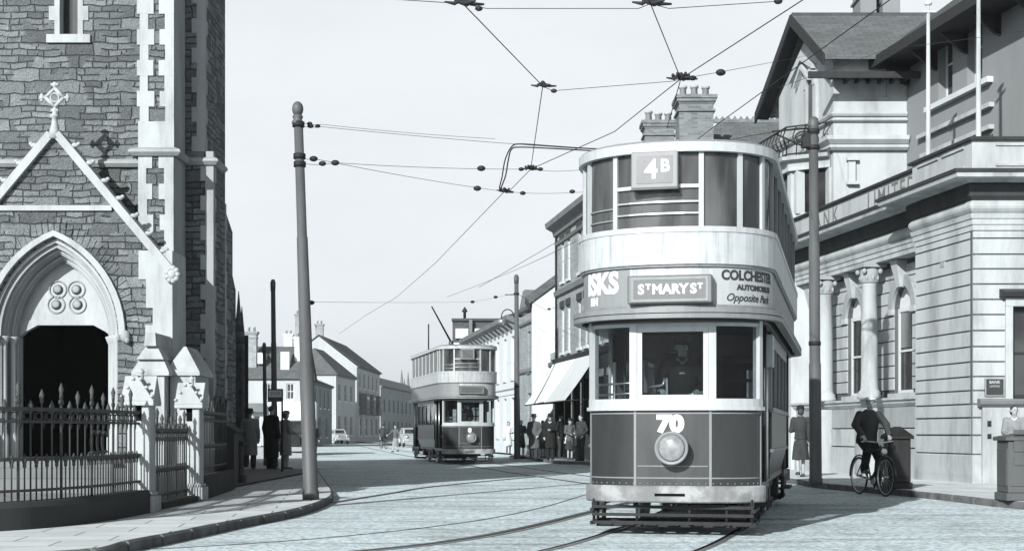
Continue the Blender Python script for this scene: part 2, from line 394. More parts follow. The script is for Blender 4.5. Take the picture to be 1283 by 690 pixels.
def text_mesh(body, size, bold=0.0, shear=0.0, space=1.0, xscale=1.0):
    cu = bpy.data.curves.new('t', 'FONT'); cu.body = body; cu.size = size; cu.offset = bold; cu.shear = shear
    cu.align_x = 'CENTER'; cu.align_y = 'CENTER'; cu.space_character = space; cu.resolution_u = 4; cu.extrude = .002
    o = bpy.data.objects.new('t', cu); COL.objects.link(o)
    dg = bpy.context.evaluated_depsgraph_get(); dg.update()
    me = bpy.data.meshes.new_from_object(o.evaluated_get(dg))
    vs = [(v.co.x * xscale, v.co.y, v.co.z) for v in me.vertices]; fs = [tuple(p.vertices) for p in me.polygons]
    bpy.data.objects.remove(o); bpy.data.curves.remove(cu); bpy.data.meshes.remove(me)
    return vs, fs
def text_on(parent, F, t, z, d, body, size, m, name='lettering', world=True, **kw):
    vs, fs = text_mesh(body, size, **kw)
    mb = MB(); mb.add([F.p(t + x, d + w, z + y) for x, y, w in vs], fs); return mb.build(name, m, parent, world)
SUN_E, SKY_S, EXPO, HAZE, HZC = 5.0, 0.1, 0.6, 0.0003, (4.6, 4.83, 5.1, 1)
# ------------------------------------------------------------ trams
TL = 7.0      # straight length between the two bowed ends
def outline(hw, bow, p, L=TL, n=24):
    pts = []
    for i in range(n + 1):
        a = PI * i / n; c, s_ = math.cos(a), math.sin(a)
        pts.append((-hw * math.copysign(abs(c) ** (2 / p), c), -bow * abs(s_) ** (2 / p)))
    return pts + [(-x, L - y) for x, y in pts]
class Curve2:    # front curve, arc length measured from its middle
    def __init__(s, hw, bow, p):
        o = outline(hw, bow, p, n=200)[:201]; s.p = o; s.c = [0]
        for a, b in zip(o, o[1:]): s.c.append(s.c[-1] + math.hypot(b[0] - a[0], b[1] - a[1]))
        s.mid = s.c[100]; s.max = s.mid
    def at(s, u, rear=False):
        q = u + s.mid
        if q <= 0 or q >= s.c[-1]:
            side = -1 if q <= 0 else 1; ex = -q if q <= 0 else q - s.c[-1]
            x, y = s.p[0] if side < 0 else s.p[-1]; r = (x, y + ex, side, 0)
        else:
            i = min(range(200), key=lambda k: 0 if s.c[k] <= q <= s.c[k + 1] else 1)
            f = (q - s.c[i]) / (s.c[i + 1] - s.c[i] + 1e-9); a, b = s.p[i], s.p[i + 1]
            dx, dy = b[0] - a[0], b[1] - a[1]; L = math.hypot(dx, dy)
            r = (a[0] + dx * f, a[1] + dy * f, dy / L, -dx / L)
        if rear: r = (-r[0], TL - r[1], -r[2], -r[3])
        return r
def curved(mb, cv, u0, u1, z0, z1, d0, d1, n=10, rear=False):
    vs = []
    for i in range(n + 1):
        x, y, nx, ny = cv.at(u0 + (u1 - u0) * i / n, rear)
        for d, z in ((d0, z0), (d1, z0), (d1, z1), (d0, z1)): vs.append((x + nx * d, y + ny * d, z))
    fs = [(i * 4 + q, i * 4 + (q + 1) % 4, (i + 1) * 4 + (q + 1) % 4, (i + 1) * 4 + q) for i in range(n) for q in range(4)]
    mb.add(vs, fs + [(0, 1, 2, 3), (n * 4, n * 4 + 1, n * 4 + 2, n * 4 + 3)])
def curved_text(parent, cv, u, z, d, body, size, m, **kw):
    vs, fs = text_mesh(body, size, **kw); out = []
    for x, y, w in vs:
        px, py, nx, ny = cv.at(u + x); out.append((px + nx * (d + w), py + ny * (d + w), z + y))
    mb = MB(); mb.add(out, fs); return mb.build('lettering', m, parent, False)
UP = Curve2(1.10, .95, 2.25); LO = Curve2(1.03, .72, 2.9)
def ring_band(mb, hw, bow, p, prof):
    mb.sweep(outline(hw, bow, p), prof, closed=True, hdir=-1)

def make_tram(label, loc, rz, number, full=True):
    T = thing('tram', label, 'tram', loc, rz, 'double deck trams running through the street')
    B = lambda mb, name, m, par=T, **k: mb.build(name, m, par, False, **k)
    # ---- roof
    mb = MB(); lv = []
    for k, (s_, z) in enumerate([(1.0, 4.372), (1.03, 4.385), (1.035, 4.41), (1.0, 4.425), (.9, 4.455), (.7, 4.485), (.4, 4.51)]):
        o = outline(1.10 * s_, .95 * s_ + (0 if s_ > .95 else 0), 2.25, L=TL)
        o = [(x, y if s_ > .95 else TL / 2 + (y - TL / 2) * (1 - (1 - s_) * .25)) for x, y in o]
        lv.append([(x, y, z) for x, y in o])
    n = len(lv[0]); vs = [p for l in lv for p in l]
    fs = [(j * n + i, j * n + (i + 1) % n, (j + 1) * n + (i + 1) % n, (j + 1) * n + i) for j in range(len(lv) - 1) for i in range(n)]
    mb.add(vs, fs + [tuple(range(n)), tuple(range((len(lv) - 1) * n, len(lv) * n))], True); roof = B(mb, 'roof', 'roof_canvas')
    mb = MB(); ring_band(mb, 1.10, .95, 2.25, [(-.06, 4.285), (.012, 4.285), (.03, 4.305), (.03, 4.39), (-.06, 4.39)]); B(mb, 'cant_rail', 'cream_paint')
    if not full:
        bw = MB(); bw.box(-.45, .45, 3.0, 4.0, 4.5, 4.56).lathe([(.10, 0), (.10, .25), (.06, .3)], (0, 3.5, 4.56), 12); tb = B(bw, 'trolley_base', 'tram_dark')
        tq = MW[T.name].inverted() @ Vector((gx(541, 55.5), 55.5, hh(384, 55.5))); MB().tube([(0, 3.5, 4.8), tuple(tq)], [.04, .028], 8).build('trolley_pole', 'iron', T, False)
        # vertical sign mast
        MB().tube([(-.75, 4.6, 4.45), (-.75, 4.6, 5.6)], .03, 6).build('roof_mast', 'iron', T, False)
    else:
        bw = MB(); bw.box(-.45, .45, 3.4, 4.4, 4.46, 4.52).lathe([(.1, 0), (.1, .1), (.06, .12)], (0, 3.9, 4.52), 12); B(bw, 'trolley_base', 'tram_dark')
    # ---- upper deck body
    mb = MB(); ring_band(mb, 1.10, .95, 2.25, [(-.05, 3.04), (0, 3.04), (0, 3.40), (-.05, 3.40)]); B(mb, 'waist_panel', 'waist_paint')
    mb = MB(); ring_band(mb, 1.10, .95, 2.25, [(-.06, 3.395), (.035, 3.395), (.045, 3.42), (.02, 3.455), (-.06, 3.455)]); B(mb, 'window_sill', 'cream_paint')
    mb = MB()
    for z, o in ((3.36, .02), (3.03, .022), (2.575, .02)): ring_band(mb, 1.10, .95, 2.25, [(-.03, z - .017), (o, z - .017), (o + .006, z), (o, z + .017), (-.03, z + .017)])
    B(mb, 'beading', 'tram_trim')
    side = UP.mid
    for rear in (False, True):      # advertisement panels on the bowed ends
        mb = MB(); curved(mb, UP, -side, -.44, 2.585, 3.013, -.05, .0, 12, rear); a1 = B(mb, 'advert_panel', 'ad_grey')
        mb = MB(); curved(mb, UP, .50, side, 2.585, 3.013, -.05, .0, 12, rear); a2 = B(mb, 'advert_panel', 'ad_pale')
        mb = MB(); curved(mb, UP, -.44, .50, 2.585, 3.013, -.05, -.004, 12, rear); B(mb, 'middle_panel', 'waist_paint')
        if full and not rear:
            curved_text(a1, UP, -.85, 2.855, .003, 'ISKS', .33, 'white_letter', bold=.014, xscale=.9)
            curved_text(a1, UP, -.97, 2.665, .003, 'EN', .115, 'white_letter', bold=.008)
            curved_text(a2, UP, 1.02, 2.92, .003, 'COLCHESTER', .15, 'black_letter', bold=.006, xscale=.92)
            curved_text(a2, UP, 1.09, 2.79, .003, 'AUTOMOBILES', .082, 'black_letter', bold=.004, xscale=1.1)
            curved_text(a2, UP, 1.0, 2.675, .003, 'Opposite Park', .12, 'black_letter', shear=.35, bold=.001)
    for sx in (-1, 1):
        MB().box(min(sx * 1.05, sx * 1.10), max(sx * 1.05, sx * 1.10), 0, TL, 2.585, 3.013).build('side_advert_panel', 'ad_grey', T, False)
    # canopy mouldings beneath the upper deck
    mb = MB()
    for z0, z1, o in ((2.50, 2.555, .0), (2.44, 2.49, -.03)): ring_band(mb, 1.10, .95, 2.25, [(-.12, z0), (o, z0), (o + .015, (z0 + z1) / 2), (o, z1), (-.12, z1)])
    B(mb, 'canopy_moulding', 'tram_trim')
    mb = MB(); mb.slab(outline(1.06, .90, 2.25), 2.41, 2.57); B(mb, 'deck_floor', 'tram_dark')
    # pillars and glass, upper deck
    FU = [-1.36, -1.10, -.62, .37, .83, 1.20]     # arc positions on the front (windows between)
    ww = .055
    def pillar(cv, u, z0, z1, rear, m='cream_paint', w=ww, d1=.012):
        mb = MB(); curved(mb, cv, u - w / 2, u + w / 2, z0, z1, -.05, d1, 2, rear); return B(mb, 'window_pillar', m)
    for rear in (False, True):
        for u in FU: pillar(UP, u, 3.45, 4.295, rear)
        e = [-side - .02] + FU + [side + .02]
        for a, b in zip(e, e[1:]):
            mb = MB(); curved(mb, UP, a + ww / 2, b - ww / 2, 3.45, 4.29, -.03, -.022, 6, rear); B(mb, 'window_pane', 'deck_glass')
            if a == FU[2]:
                mb = MB()
                curved(mb, UP, a + ww / 2, b - ww / 2, 3.89, 3.93, -.045, .01, 6, rear)
                B(mb, 'window_rail', 'cream_paint')
                mb = MB()
                for z in (3.60, 3.73): curved(mb, UP, a + ww / 2, b - ww / 2, z, z + .018, .0, .012, 6, rear)
                B(mb, 'guard_bar', 'steel')
            if a == FU[1] and not rear:
                mb = MB()
                for z in (3.56, 3.69): curved(mb, UP, a + ww / 2, b - ww / 2, z, z + .015, -.01, .0, 4, rear)
                B(mb, 'guard_bar', 'steel')
    nw = 7
    for sx in (-1, 1):
        for i in range(nw + 1):
            y = TL * i / nw
            MB().box(min(sx * 1.05, sx * 1.112), max(sx * 1.05, sx * 1.112), y - .035, y + .035, 3.45, 4.295).build('window_pillar', 'cream_paint' if sx < 0 else 'tram_trim', T, False)
            if i < nw: MB().box(min(sx * 1.075, sx * 1.083), max(sx * 1.075, sx * 1.083), y + .035, y + TL / nw - .035, 3.45, 4.29).build('window_pane', 'deck_glass', T, False)
    # route number box
    cx, cy, nx, ny = UP.at(-.125)
    mb = MB(); mb.box(-.395, .125, -1.06, -.90, 3.875, 4.285); rb = B(mb, 'route_box', 'ad_grey', bevel=.012)
    MB().box(-.335, .065, -1.066, -1.058, 3.93, 4.235).build('route_blind', 'sign_grey', rb, False)
    MB().box(-.40, .13, -1.068, -.95, 3.862, 3.876).build('box_lip', 'tram_dark', rb, False)
    Fr = Frame((0, -1.066), (1, 0))
    if full:
        text_on(rb, Fr, -.17, 4.075, .003, '4', .30, 'white_letter', world=False, bold=.006)
        text_on(rb, Fr, -.015, 4.115, .003, 'B', .19, 'white_letter', world=False, bold=.006)
    # small lights either side of the box: horizontal rail
    # destination box
    mb = MB(); mb.box(-.44, .50, -1.04, -.90, 2.60, 2.915); db = B(mb, 'destination_box', 'sign_grey', bevel=.015)
    mb = MB(); mb.box(-.40, .46, -1.05, -1.035, 2.865, 2.895).box(-.40, .46, -1.05, -1.035, 2.62, 2.65).box(-.40, -.37, -1.049, -1.035, 2.65, 2.865).box(.43, .46, -1.049, -1.035, 2.65, 2.865); mb.build('box_frame', 'tram_trim', db, False)
    MB().box(-.37, .43, -1.046, -1.034, 2.65, 2.865).build('destination_blind', 'blind_grey', db, False)
    if full:
        Fd = Frame((0, -1.046), (1, 0)); kw = dict(world=False, bold=.006)
        text_on(db, Fd, -.285, 2.755, .003, 'S', .15, 'white_letter', **kw); text_on(db, Fd, -.205, 2.785, .003, 'T', .08, 'white_letter', **kw)
        text_on(db, Fd, .035, 2.755, .003, 'MARY', .15, 'white_letter', **kw)
        text_on(db, Fd, .295, 2.755, .003, 'S', .15, 'white_letter', **kw); text_on(db, Fd, .37, 2.785, .003, 'T', .08, 'white_letter', **kw)
    # ---- vestibules
    FL = [-1.04, -.42, .47, 1.10]
    eL = LO.mid
    for rear in (False, True):
        for u in FL:
            mb = MB(); w = .085 if u in (-.42, .47) else .07
            curved(mb, LO, u - w / 2, u + w / 2, 1.42, 2.44, -.07, .02, 2, rear); B(mb, 'vestibule_pillar', 'cream_paint')
        mb = MB(); curved(mb, LO, FL[0] - .03, FL[-1] + .03, 1.43, 1.555, -.06, .025, 24, rear); curved(mb, LO, FL[0] - .03, FL[-1] + .03, 1.425, 1.465, -.05, .05, 24, rear); B(mb, 'vestibule_sill', 'cream_paint')
        mb = MB(); curved(mb, LO, FL[0], FL[-1], 2.37, 2.42, -.06, .01, 24, rear); B(mb, 'vestibule_head', 'cream_paint')
        for i, (a, b) in enumerate(zip(FL, FL[1:])):
            mb = MB(); curved(mb, LO, a + .04, b - .04, 1.55, 2.375, -.03, -.024, 8, rear); B(mb, 'windscreen_pane', 'cab_glass')
            if i == 1:
                mb = MB(); curved(mb, LO, a + .045, a + .10, 1.55, 2.37, -.04, .012, 2, rear); curved(mb, LO, b - .10, b - .045, 1.55, 2.37, -.04, .012, 2, rear)
                curved(mb, LO, a + .10, b - .10, 1.55, 1.60, -.04, .012, 8, rear); curved(mb, LO, a + .10, b - .10, 2.31, 2.37, -.04, .012, 8, rear); B(mb, 'windscreen_frame', 'cream_paint')
        # dash
        mb = MB(); curved(mb, LO, FL[0] - .035, -.40, .55, 1.425, -.05, .0, 14, rear); B(mb, 'dash_panel', 'tram_red')
        mb = MB(); curved(mb, LO, .45, FL[-1] + .035, .55, 1.425, -.05, .0, 14, rear); B(mb, 'dash_panel', 'tram_red')
        mb = MB(); curved(mb, LO, -.40, .45, .55, 1.425, -.05, .004, 10, rear); B(mb, 'dash_panel', 'tram_red_pale')
        mb = MB()
        for u in (-.40, .45): curved(mb, LO, u - .014, u + .014, .56, 1.42, .0, .012, 1, rear)
        for z in (1.385, .655): curved(mb, LO, FL[0] - .02, FL[-1] + .02, z, z + .014, -.002, .007, 24, rear)
        curved(mb, LO, -.37, .42, .79, .802, .0, .011, 10, rear)
        for u in (FL[0] - .02, FL[-1] + .02): curved(mb, LO, u - .012, u + .012, .56, 1.41, -.002, .01, 1, rear)
        if full and not rear:
            for k in range(26):
                u = FL[0] + (FL[-1] - FL[0]) * (k + .5) / 26; x_, y_, nx_, ny_ = LO.at(u); mb.ell((x_, y_, .60), (.009, .009, .009), 6, 4)  # rivet heads, joined into the beading mesh
        B(mb, 'beading_and_rivets', 'tram_trim')
        mb = MB(); curved(mb, LO, FL[0] - .06, FL[-1] + .06, .385, .575, -.10, .055, 30, rear); B(mb, 'bumper', 'worn_bumper', bevel=.015)
        sg = -1 if not rear else 1
        ly = (-.72 if not rear else TL + .72)
        MB().box(-.17, .17, ly - .062 if not rear else ly - .03, ly + .03 if not rear else ly + .062, .46, .49).build('coupler_slot', 'void', T, False)
        # headlamp
        lx = .035
        mb = MB(); mb.lathe([(.13, 0), (.165, sg * .05), (.182, sg * .13), (.19, sg * .19), (.17, sg * .195), (.15, sg * .17)], (lx, ly, 1.0), 28, 'Y'); hl = B(mb, 'headlamp', 'tram_trim')
        MB().lathe([(.158, sg * .17), (.13, sg * .192), (.08, sg * .208), (.02, sg * .215)], (lx, ly, 1.0), 28, 'Y').build('lens', 'lens', hl, False)
        # platform, lifeguard, trays
        pl = MB(); o = outline(.99, .66, 2.9); half = [p for p in o if (p[1] < .01 if not rear else p[1] > TL - .01)]
        half = half + ([(.99, 1.3), (-.99, 1.3)] if not rear else [(-.99, TL - 1.3), (.99, TL - 1.3)])
        pl.slab(half, .50, .60); B(pl, 'platform', 'tram_dark')
        lf = MB(); y0, y1 = (-.60, .25) if not rear else (TL + .60, TL - .25)
        for z in (.13, .22, .31): lf.box(-.92, .92, min(y0, y0 + .03 * -sg), max(y0, y0 + .03 * -sg), z, z + .035)
        for x in (-.90, -.4, .2, .62, .90): lf.tube([(x, y0 + .04 * -sg, .42), (x, y0 + .04 * -sg, .12)], .018, 6)
        for x in (-.92, .92):
            lf.box(x - .02, x + .02, min(y0, y1), max(y0, y1), .12, .16).box(x - .02, x + .02, min(y0, y1), max(y0, y1), .27, .31)
            lf.tube([(x, y1, .5), (x, y1, .12)], .03, 6).tube([(x, (y0 + y1) / 2, .5), (x, (y0 + y1) / 2, .14)], .02, 6)
        B(lf, 'lifeguard', 'iron')
        tr = MB()
        for i in range(7): tr.box(-.85 + i * .26, -.71 + i * .26, min(y0 + .15 * -sg, y1 + .4 * -sg), max(y0 + .15 * -sg, y1 + .4 * -sg), .10, .125)
        for yy in (.2, .5, .8): tr.box(-.9, .9, min(y0 - sg * yy, y0 - sg * yy + .04), max(y0 - sg * yy, y0 - sg * yy + .04), .09, .15)
        B(tr, 'lifeguard_tray', 'iron')
        for sx in (-1, 1):
            st = MB(); ya, yb = (.30, 1.15) if not rear else (TL - 1.15, TL - .30)
            st.box(min(sx * .95, sx * 1.08), max(sx * .95, sx * 1.08), ya, yb, .30, .34).box(min(sx * .95, sx * .99), max(sx * .95, sx * .99), ya, yb, .34, .52); B(st, 'step', 'dark_wood')
            hx = sx * 1.0; yy = .22 if not rear else TL - .22
            B(MB().tube([(hx, yy, .6), (hx, yy, 2.42)], .022, 8), 'handrail', 'steel' if sx < 0 else 'tram_dark')
            y2 = 1.2 if not rear else TL - 1.2
            B(MB().tube([(sx * .97, y2, .6), (sx * .97, y2, 2.42)], .02, 8), 'handrail', 'brass')
        # bulkhead of the saloon with a dark doorway
        yb = 1.30 if not rear else TL - 1.34
        bk = MB(); Fb = Frame((0, yb), (1, 0)); wall_open(bk, Fb, -1.0, 1.0, .6, 2.41, -.04, .0, [(-.85, -.42, 1.45, 2.15), (.42, .85, 1.45, 2.15)] if rear else [(-.32, .32, .6, 2.2), (-.85, -.42, 1.45, 2.15), (.42, .85, 1.45, 2.15)]); B(bk, 'bulkhead', 'dark_wood')
        # stairs curl up inside the platform
        sr = MB(); sxx = -1 if not rear else 1
        for i in range(7):
            a = i / 7 * 1.3; bx = sxx * -.55; by = (.55 if not rear else TL - .55)
            sr.box(bx - .38 + .06 * i, bx + .30, by + sg * -(i * .09), by + sg * -(i * .09) + .16, .6 + i * .24, .64 + i * .24)
        B(sr, 'stairs', 'dark_wood')
    # window-side stairs handrails seen through the left windscreen
    hr = MB()
    for z in (1.62, 1.74): hr.tube([(-.92, -.05, z), (-.45, -.35, z + .01)], .016, 6)
    hr.tube([(-.72, -.18, .6), (-.72, -.18, 2.0)], .022, 8)
    B(hr, 'guard_rail', 'steel')
    ct = MB(); ct.lathe([(.12, 0), (.12, .02), (.11, .95), (.13, .98), (.13, 1.03)], (-.28, -.36, .6), 16); cc = B(ct, 'controller', 'tram_dark')
    MB().tube([(-.28, -.36, 1.64), (-.28, -.36, 1.70), (-.12, -.40, 1.72), (-.10, -.40, 1.80)], .018, 8).build('handle', 'brass', cc, False)
    B(MB().lathe([(.03, 0), (.03, 1.0), (.05, 1.02)], (.22, -.40, .6), 12).tube([(.22, -.40, 1.62), (.42, -.46, 1.64), (.42, -.46, 1.74)], .02, 8), 'hand_brake', 'brass')
    # ---- saloon
    for sx in (-1, 1):
        a, b = (min(sx * .98, sx * 1.03), max(sx * .98, sx * 1.03))
        m1 = 'tram_red'
        MB().box(a, b, 1.30, TL - 1.30, .95, 1.45).build('waist_side', m1, T, False)
        rp = MB(); x0 = sx * 1.03; x1 = sx * .93
        rp.add([(x0, 1.3, .95), (x0 - sx * .04, 1.3, .95), (x1 - sx * .04, 1.3, .52), (x1, 1.3, .52), (x0, TL - 1.3, .95), (x0 - sx * .04, TL - 1.3, .95), (x1 - sx * .04, TL - 1.3, .52), (x1, TL - 1.3, .52)],
               [(0, 1, 2, 3), (4, 5, 6, 7), (0, 3, 7, 4), (1, 2, 6, 5), (0, 1, 5, 4), (3, 2, 6, 7)]); rp.build('rocker_panel', 'tram_red_pale', T, False)
        MB().box(min(sx * 1.0, sx * 1.05), max(sx * 1.0, sx * 1.05), 1.29, TL - 1.29, .93, .97).box(min(sx * 1.0, sx * 1.05), max(sx * 1.0, sx * 1.05), 1.29, TL - 1.29, 1.43, 1.49).build('side_beading', 'tram_trim', T, False)
        n2 = 4; span = TL - 2.6
        for i in range(n2 + 1):
            y = 1.3 + span * i / n2
            MB().box(a, b, y - .04, y + .04, 1.47, 2.42).build('saloon_pillar', 'tram_trim', T, False)
            if i < n2: MB().box(sx * 1.0 - .004, sx * 1.0 + .004, y + .04, y + span / n2 - .04, 1.49, 2.3).build('saloon_pane', 'clear_glass', T, False)
        MB().box(a, b, 1.3, TL - 1.3, 2.25, 2.42).build('saloon_head', 'tram_trim', T, False)
        MB().box(min(sx * .5, sx * .9), max(sx * .5, sx * .9), 1.5, TL - 1.5, .95, 1.05).box(min(sx * .86, sx * .92), max(sx * .86, sx * .92), 1.5, TL - 1.5, 1.05, 1.42).build('bench', 'wood', T, False)
    MB().box(.90, 1.06, .98, 1.26, 1.98, 2.38).build('side_route_box', 'ad_pale', T, False, bevel=.01)
    B(MB().box(-.96, .96, 1.3, TL - 1.3, .55, .62), 'saloon_floor', 'tram_dark')
    for y in (.6, 1.5, 2.4, 3.3, 4.2, 5.1, 6.0):
        for sx in (-1, 1):
            B(MB().box(min(sx * .3, sx * 1.0), max(sx * .3, sx * 1.0), y, y + .38, 2.85, 2.95).box(min(sx * .3, sx * 1.0), max(sx * .3, sx * 1.0), y + .36, y + .42, 2.95, 3.5), 'deck_seat', 'dark_wood')
    B(MB().box(-1.0, 1.0, 5.9, 5.95, 2.57, 4.25), 'deck_partition', 'wood')
    # ---- truck
    tk = MB()
    for sx in (-1, 1):
        tk.box(min(sx * .80, sx * .88), max(sx * .80, sx * .88), 1.5, TL - 1.5, .42, .52)
        tk.box(min(sx * .80, sx * .88), max(sx * .80, sx * .88), 2.4, TL - 2.4, .18, .25)
        for y in (2.3, 4.7): tk.box(min(sx * .78, sx * .95), max(sx * .78, sx * .95), y - .16, y + .16, .26, .56)
    tk.box(-.8, .8, 1.6, 1.68, .3, .5).box(-.8, .8, TL - 1.68, TL - 1.6, .3, .5).box(-.5, .5, 2.6, 4.4, .2, .5)
    B(tk, 'truck', 'iron')
    for y in (2.3, 4.7):
        for sx in (-1, 1):
            w = MB(); w.lathe([(.05, -.06), (.30, -.05), (.38, -.06), (.41, .05 * -sx * 0 - .0), (.38, .05), (.30, .02), (.08, .05)], (sx * .72, y, .385), 24, 'X'); B(w, 'wheel', 'steel')
    if number:
        curved_text(T, LO, .0, 1.265, .010, number, .25 if full else .2, 'white_letter', bold=.018, xscale=1.15, space=1.05)
    # glow-free enamel plate, hooks
    B(MB().tube([(-.95, -.30, 1.0), (-.99, -.33, 1.02), (-.95, -.36, 1.06)], .02, 6), 'dash_hook', 'steel')
    return T

T1 = make_tram('large near tram numbered 70, route board 4B, destination board St Mary St, two decks', (1.95, 16.75, 0), -math.atan(.235), '70')
T1['category'] = 'tram'
T2 = make_tram('smaller far tram with raised trolley pole, coming up the street before the white building', (-1.72, 53.6, 0), math.atan(.21), '8', False)
# ------------------------------------------------------------ people
def hand(mb, w, d, side, grip=False, sc_=1.0):
    w = Vector(w); d = Vector(d).normalized()
    ref = Vector((0, -1, 0)) if abs(d.y) < .8 else Vector((0, 0, 1))
    u = d.cross(ref).normalized(); v = u.cross(d)
    c = w + d * .045
    R = Matrix((u, v, d)).transposed()
    mb.ell(c, (.038 * sc_, .016 * sc_, .048 * sc_), 10, 6, R)
    for i, (o, L) in enumerate(((-.027, .062), (-.009, .074), (.010, .070), (.027, .055))):
        b = w + d * .082 + u * o; k = -v if not grip else -v
        m_ = b + d * L * .45 + k * (.02 if grip else .006); e = b + d * (L * (.35 if grip else .85)) + k * (.05 if grip else .02)
        mb.limb([(b, .0095), (m_, .0088), (e, .0075)], 6)
    tb = w + d * .03 + u * (.034 * side); mb.limb([(tb, .012), (tb + u * .02 * side + d * .025 - v * .012, .010), (tb + u * .022 * side + d * .05 - v * .02, .008)], 6)

def person(label, loc, rz, h, arms='down', female=False, coat='cloth_dark', hem=.55, lower='cloth_dark', hat=None, hatmat='cloth_dark',
           stride=0.0, group=None, vox=.016, loose=1.0, lean=0.0, near=False, headrot=0.0, hair='hair', seated=None, collar=None, extra=None, category='person'):
    T = thing('person', label, category, loc, rz, group, scale=h / 1.72)
    w = .9 if female else 1.0
    def L(p):     # lean the trunk forward about the hips
        x, y, z = p
        if z > .9 and lean: a = lean; dz = z - .9; dy = y; return (x, dy * math.cos(a) - dz * math.sin(a), .9 + dz * math.cos(a) + dy * math.sin(a))
        return (x, y, z)
    hip = .09 * w
    if seated: legs = seated
    else:
        s_ = stride
        legs = [[(-hip, 0, .90), (-hip * 1.05, -s_ * .45 - .015, .49), (-hip, -s_ * .55, .085)], [(hip, 0, .90), (hip * 1.05, s_ * .25 - .02, .49), (hip, s_ * .75, .085 + (.05 if s_ > .1 else 0))]]
    sh = .185 * w
    A = {'down': [[(-sh, 0, 1.40), (-.235 * w, .03, 1.13), (-.24 * w, -.04, .88)], [(sh, 0, 1.40), (.235 * w, .03, 1.13), (.24 * w, -.04, .88)]],
         'front': [[(-sh, 0, 1.40), (-.24 * w, -.02, 1.14), (-.10, -.24, 1.08)], [(sh, 0, 1.40), (.24 * w, -.02, 1.14), (.10, -.24, 1.12)]],
         'onebent': [[(-sh, 0, 1.40), (-.24 * w, .02, 1.13), (-.22, -.06, .88)], [(sh, 0, 1.40), (.25 * w, -.03, 1.13), (.06, -.22, 1.14)]],
         'pocket': [[(-sh, 0, 1.40), (-.27 * w, .06, 1.14), (-.20, -.08, .94)], [(sh, 0, 1.40), (.27 * w, .06, 1.14), (.20, -.08, .94)]],
         'swing': [[(-sh, 0, 1.40), (-.23, .12, 1.14), (-.23, .10, .90)], [(sh, 0, 1.40), (.23, -.08, 1.13), (.22, -.22, .95)]],
         'out': [[(-sh, 0, 1.40), (-.36, -.02, 1.22), (-.50, -.12, 1.10)], [(sh, 0, 1.40), (.25, .02, 1.12), (.26, -.06, .88)]],
         }
    ar = A[arms] if isinstance(arms, str) else arms
    ar = [[L(ar[0][0]), *ar[0][1:]], [L(ar[1][0]), *ar[1][1:]]] if lean and not isinstance(arms, str) else [[L(p) for p in a] for a in ar] if lean else ar
    b = MB(); nk = L((0, .0, 1.44)); hc = L((0, -.02, 1.60)); hc = (hc[0], hc[1], hc[2])
    b.limb([((0, 0, .92), .125 * w), (L((0, 0, 1.08)), .115 * w), (L((0, 0, 1.28)), .135 * w)], 14)
    b.tube([L((-.13 * w, 0, 1.38)), L((.13 * w, 0, 1.38))], .07, 10); b.limb([(nk, .055), (L((0, -.01, 1.54)), .052)], 10)
    Rz = Matrix.Rotation(headrot, 3, 'Z')
    def hp(x, y, z): p = Rz @ Vector((x, y, z)); return (hc[0] + p.x, hc[1] + p.y, hc[2] + p.z)
    b.ell(hp(0, .012, .03), (.074, .092, .088), 16, 10, Rz); b.ell(hp(0, -.012, -.03), (.058, .068, .08), 14, 8, Rz)
    b.limb([(hp(0, -.082, .022), .009), (hp(0, -.098, -.008), .014)], 8)
    for sx in (-1, 1): b.ell(hp(sx * .076, .01, .0), (.010, .022, .032), 8, 6, Rz)
    for lg in legs:
        b.limb([(lg[0], .088 * w), (lg[1], .056 * w), (lg[2], .038)], 10)
        f = Vector(lg[2]); b.limb([((f.x, f.y + .03, f.z - .04), .036), ((f.x * 1.1, f.y - .15, f.z - .058), .028)], 8)
    for i, a in enumerate(ar):
        b.limb([(a[0], .052), (a[1], .041), (a[2], .029)], 10)
        dd = Vector(a[2]) - Vector(a[1]); hand(b, a[2], dd, -1 if i else 1, grip=(arms in ('front',) or not isinstance(arms, str)), sc_=1.0 if near else 1.15)
    bd = b.build('body', 'skin', T, False, remesh=(.0085 if near else .013))
    if near:
        e = MB()
        for sx in (-1, 1): e.ell(hp(sx * .030, -.078, .024), (.012, .008, .008), 8, 6)
        e.build('eyes', 'hair', bd, False); m_ = MB(); m_.ell(hp(0, -.080, -.052), (.022, .008, .005), 8, 6); m_.build('mouth', 'leather', bd, False)
    # hair
    hr = MB(); hr.ell(hp(0, .022, .045), (.082, .092, .085), 14, 8, Rz)
    if female: hr.ell(hp(0, .055, -.02), (.082, .065, .085), 12, 8, Rz)
    hr.build('hair', hair, T, False, remesh=.014)
    # legs wear
    if lower and not female:
        t = MB()
        for lg in legs: t.limb([(lg[0], .105), (lg[1], .08 * loose), ((lg[2][0], lg[2][1], lg[2][2] + .0), .066 * loose)], 12)
        t.limb([((-.03, 0, .93), .125), ((.03, 0, .93), .125)], 12)
        t.build('trousers', lower, T, False, remesh=vox)
    s_ = MB()
    for lg in legs:
        f = lg[2]; s_.limb([((f[0], f[1] + .035, f[2] - .038), .043), ((f[0] * 1.08, f[1] - .08, f[2] - .04), .040), ((f[0] * 1.15, f[1] - .165, f[2] - .05), .032)], 8)
        s_.box(f[0] - .04, f[0] + .045, f[1] - .19, f[1] + .07, f[2] - .085, f[2] - .055)
    s_.build('shoes', 'leather', T, False, remesh=.013)
    # coat: trunk loft plus sleeves, one garment
    c = MB(); prof = [(hem, .19 if not female else .20, .155), (.72, .185, .145), (.92, .178, .140), (1.08, .155 if female else .170, .128), (1.25, .178, .135), (1.37, .195, .12), (1.43, .14, .09), (1.49, .075, .07)]
    if hem > .85: prof = prof[2:] if hem > .9 else [(hem, .18, .142)] + prof[2:]
    vs = []; n = 18
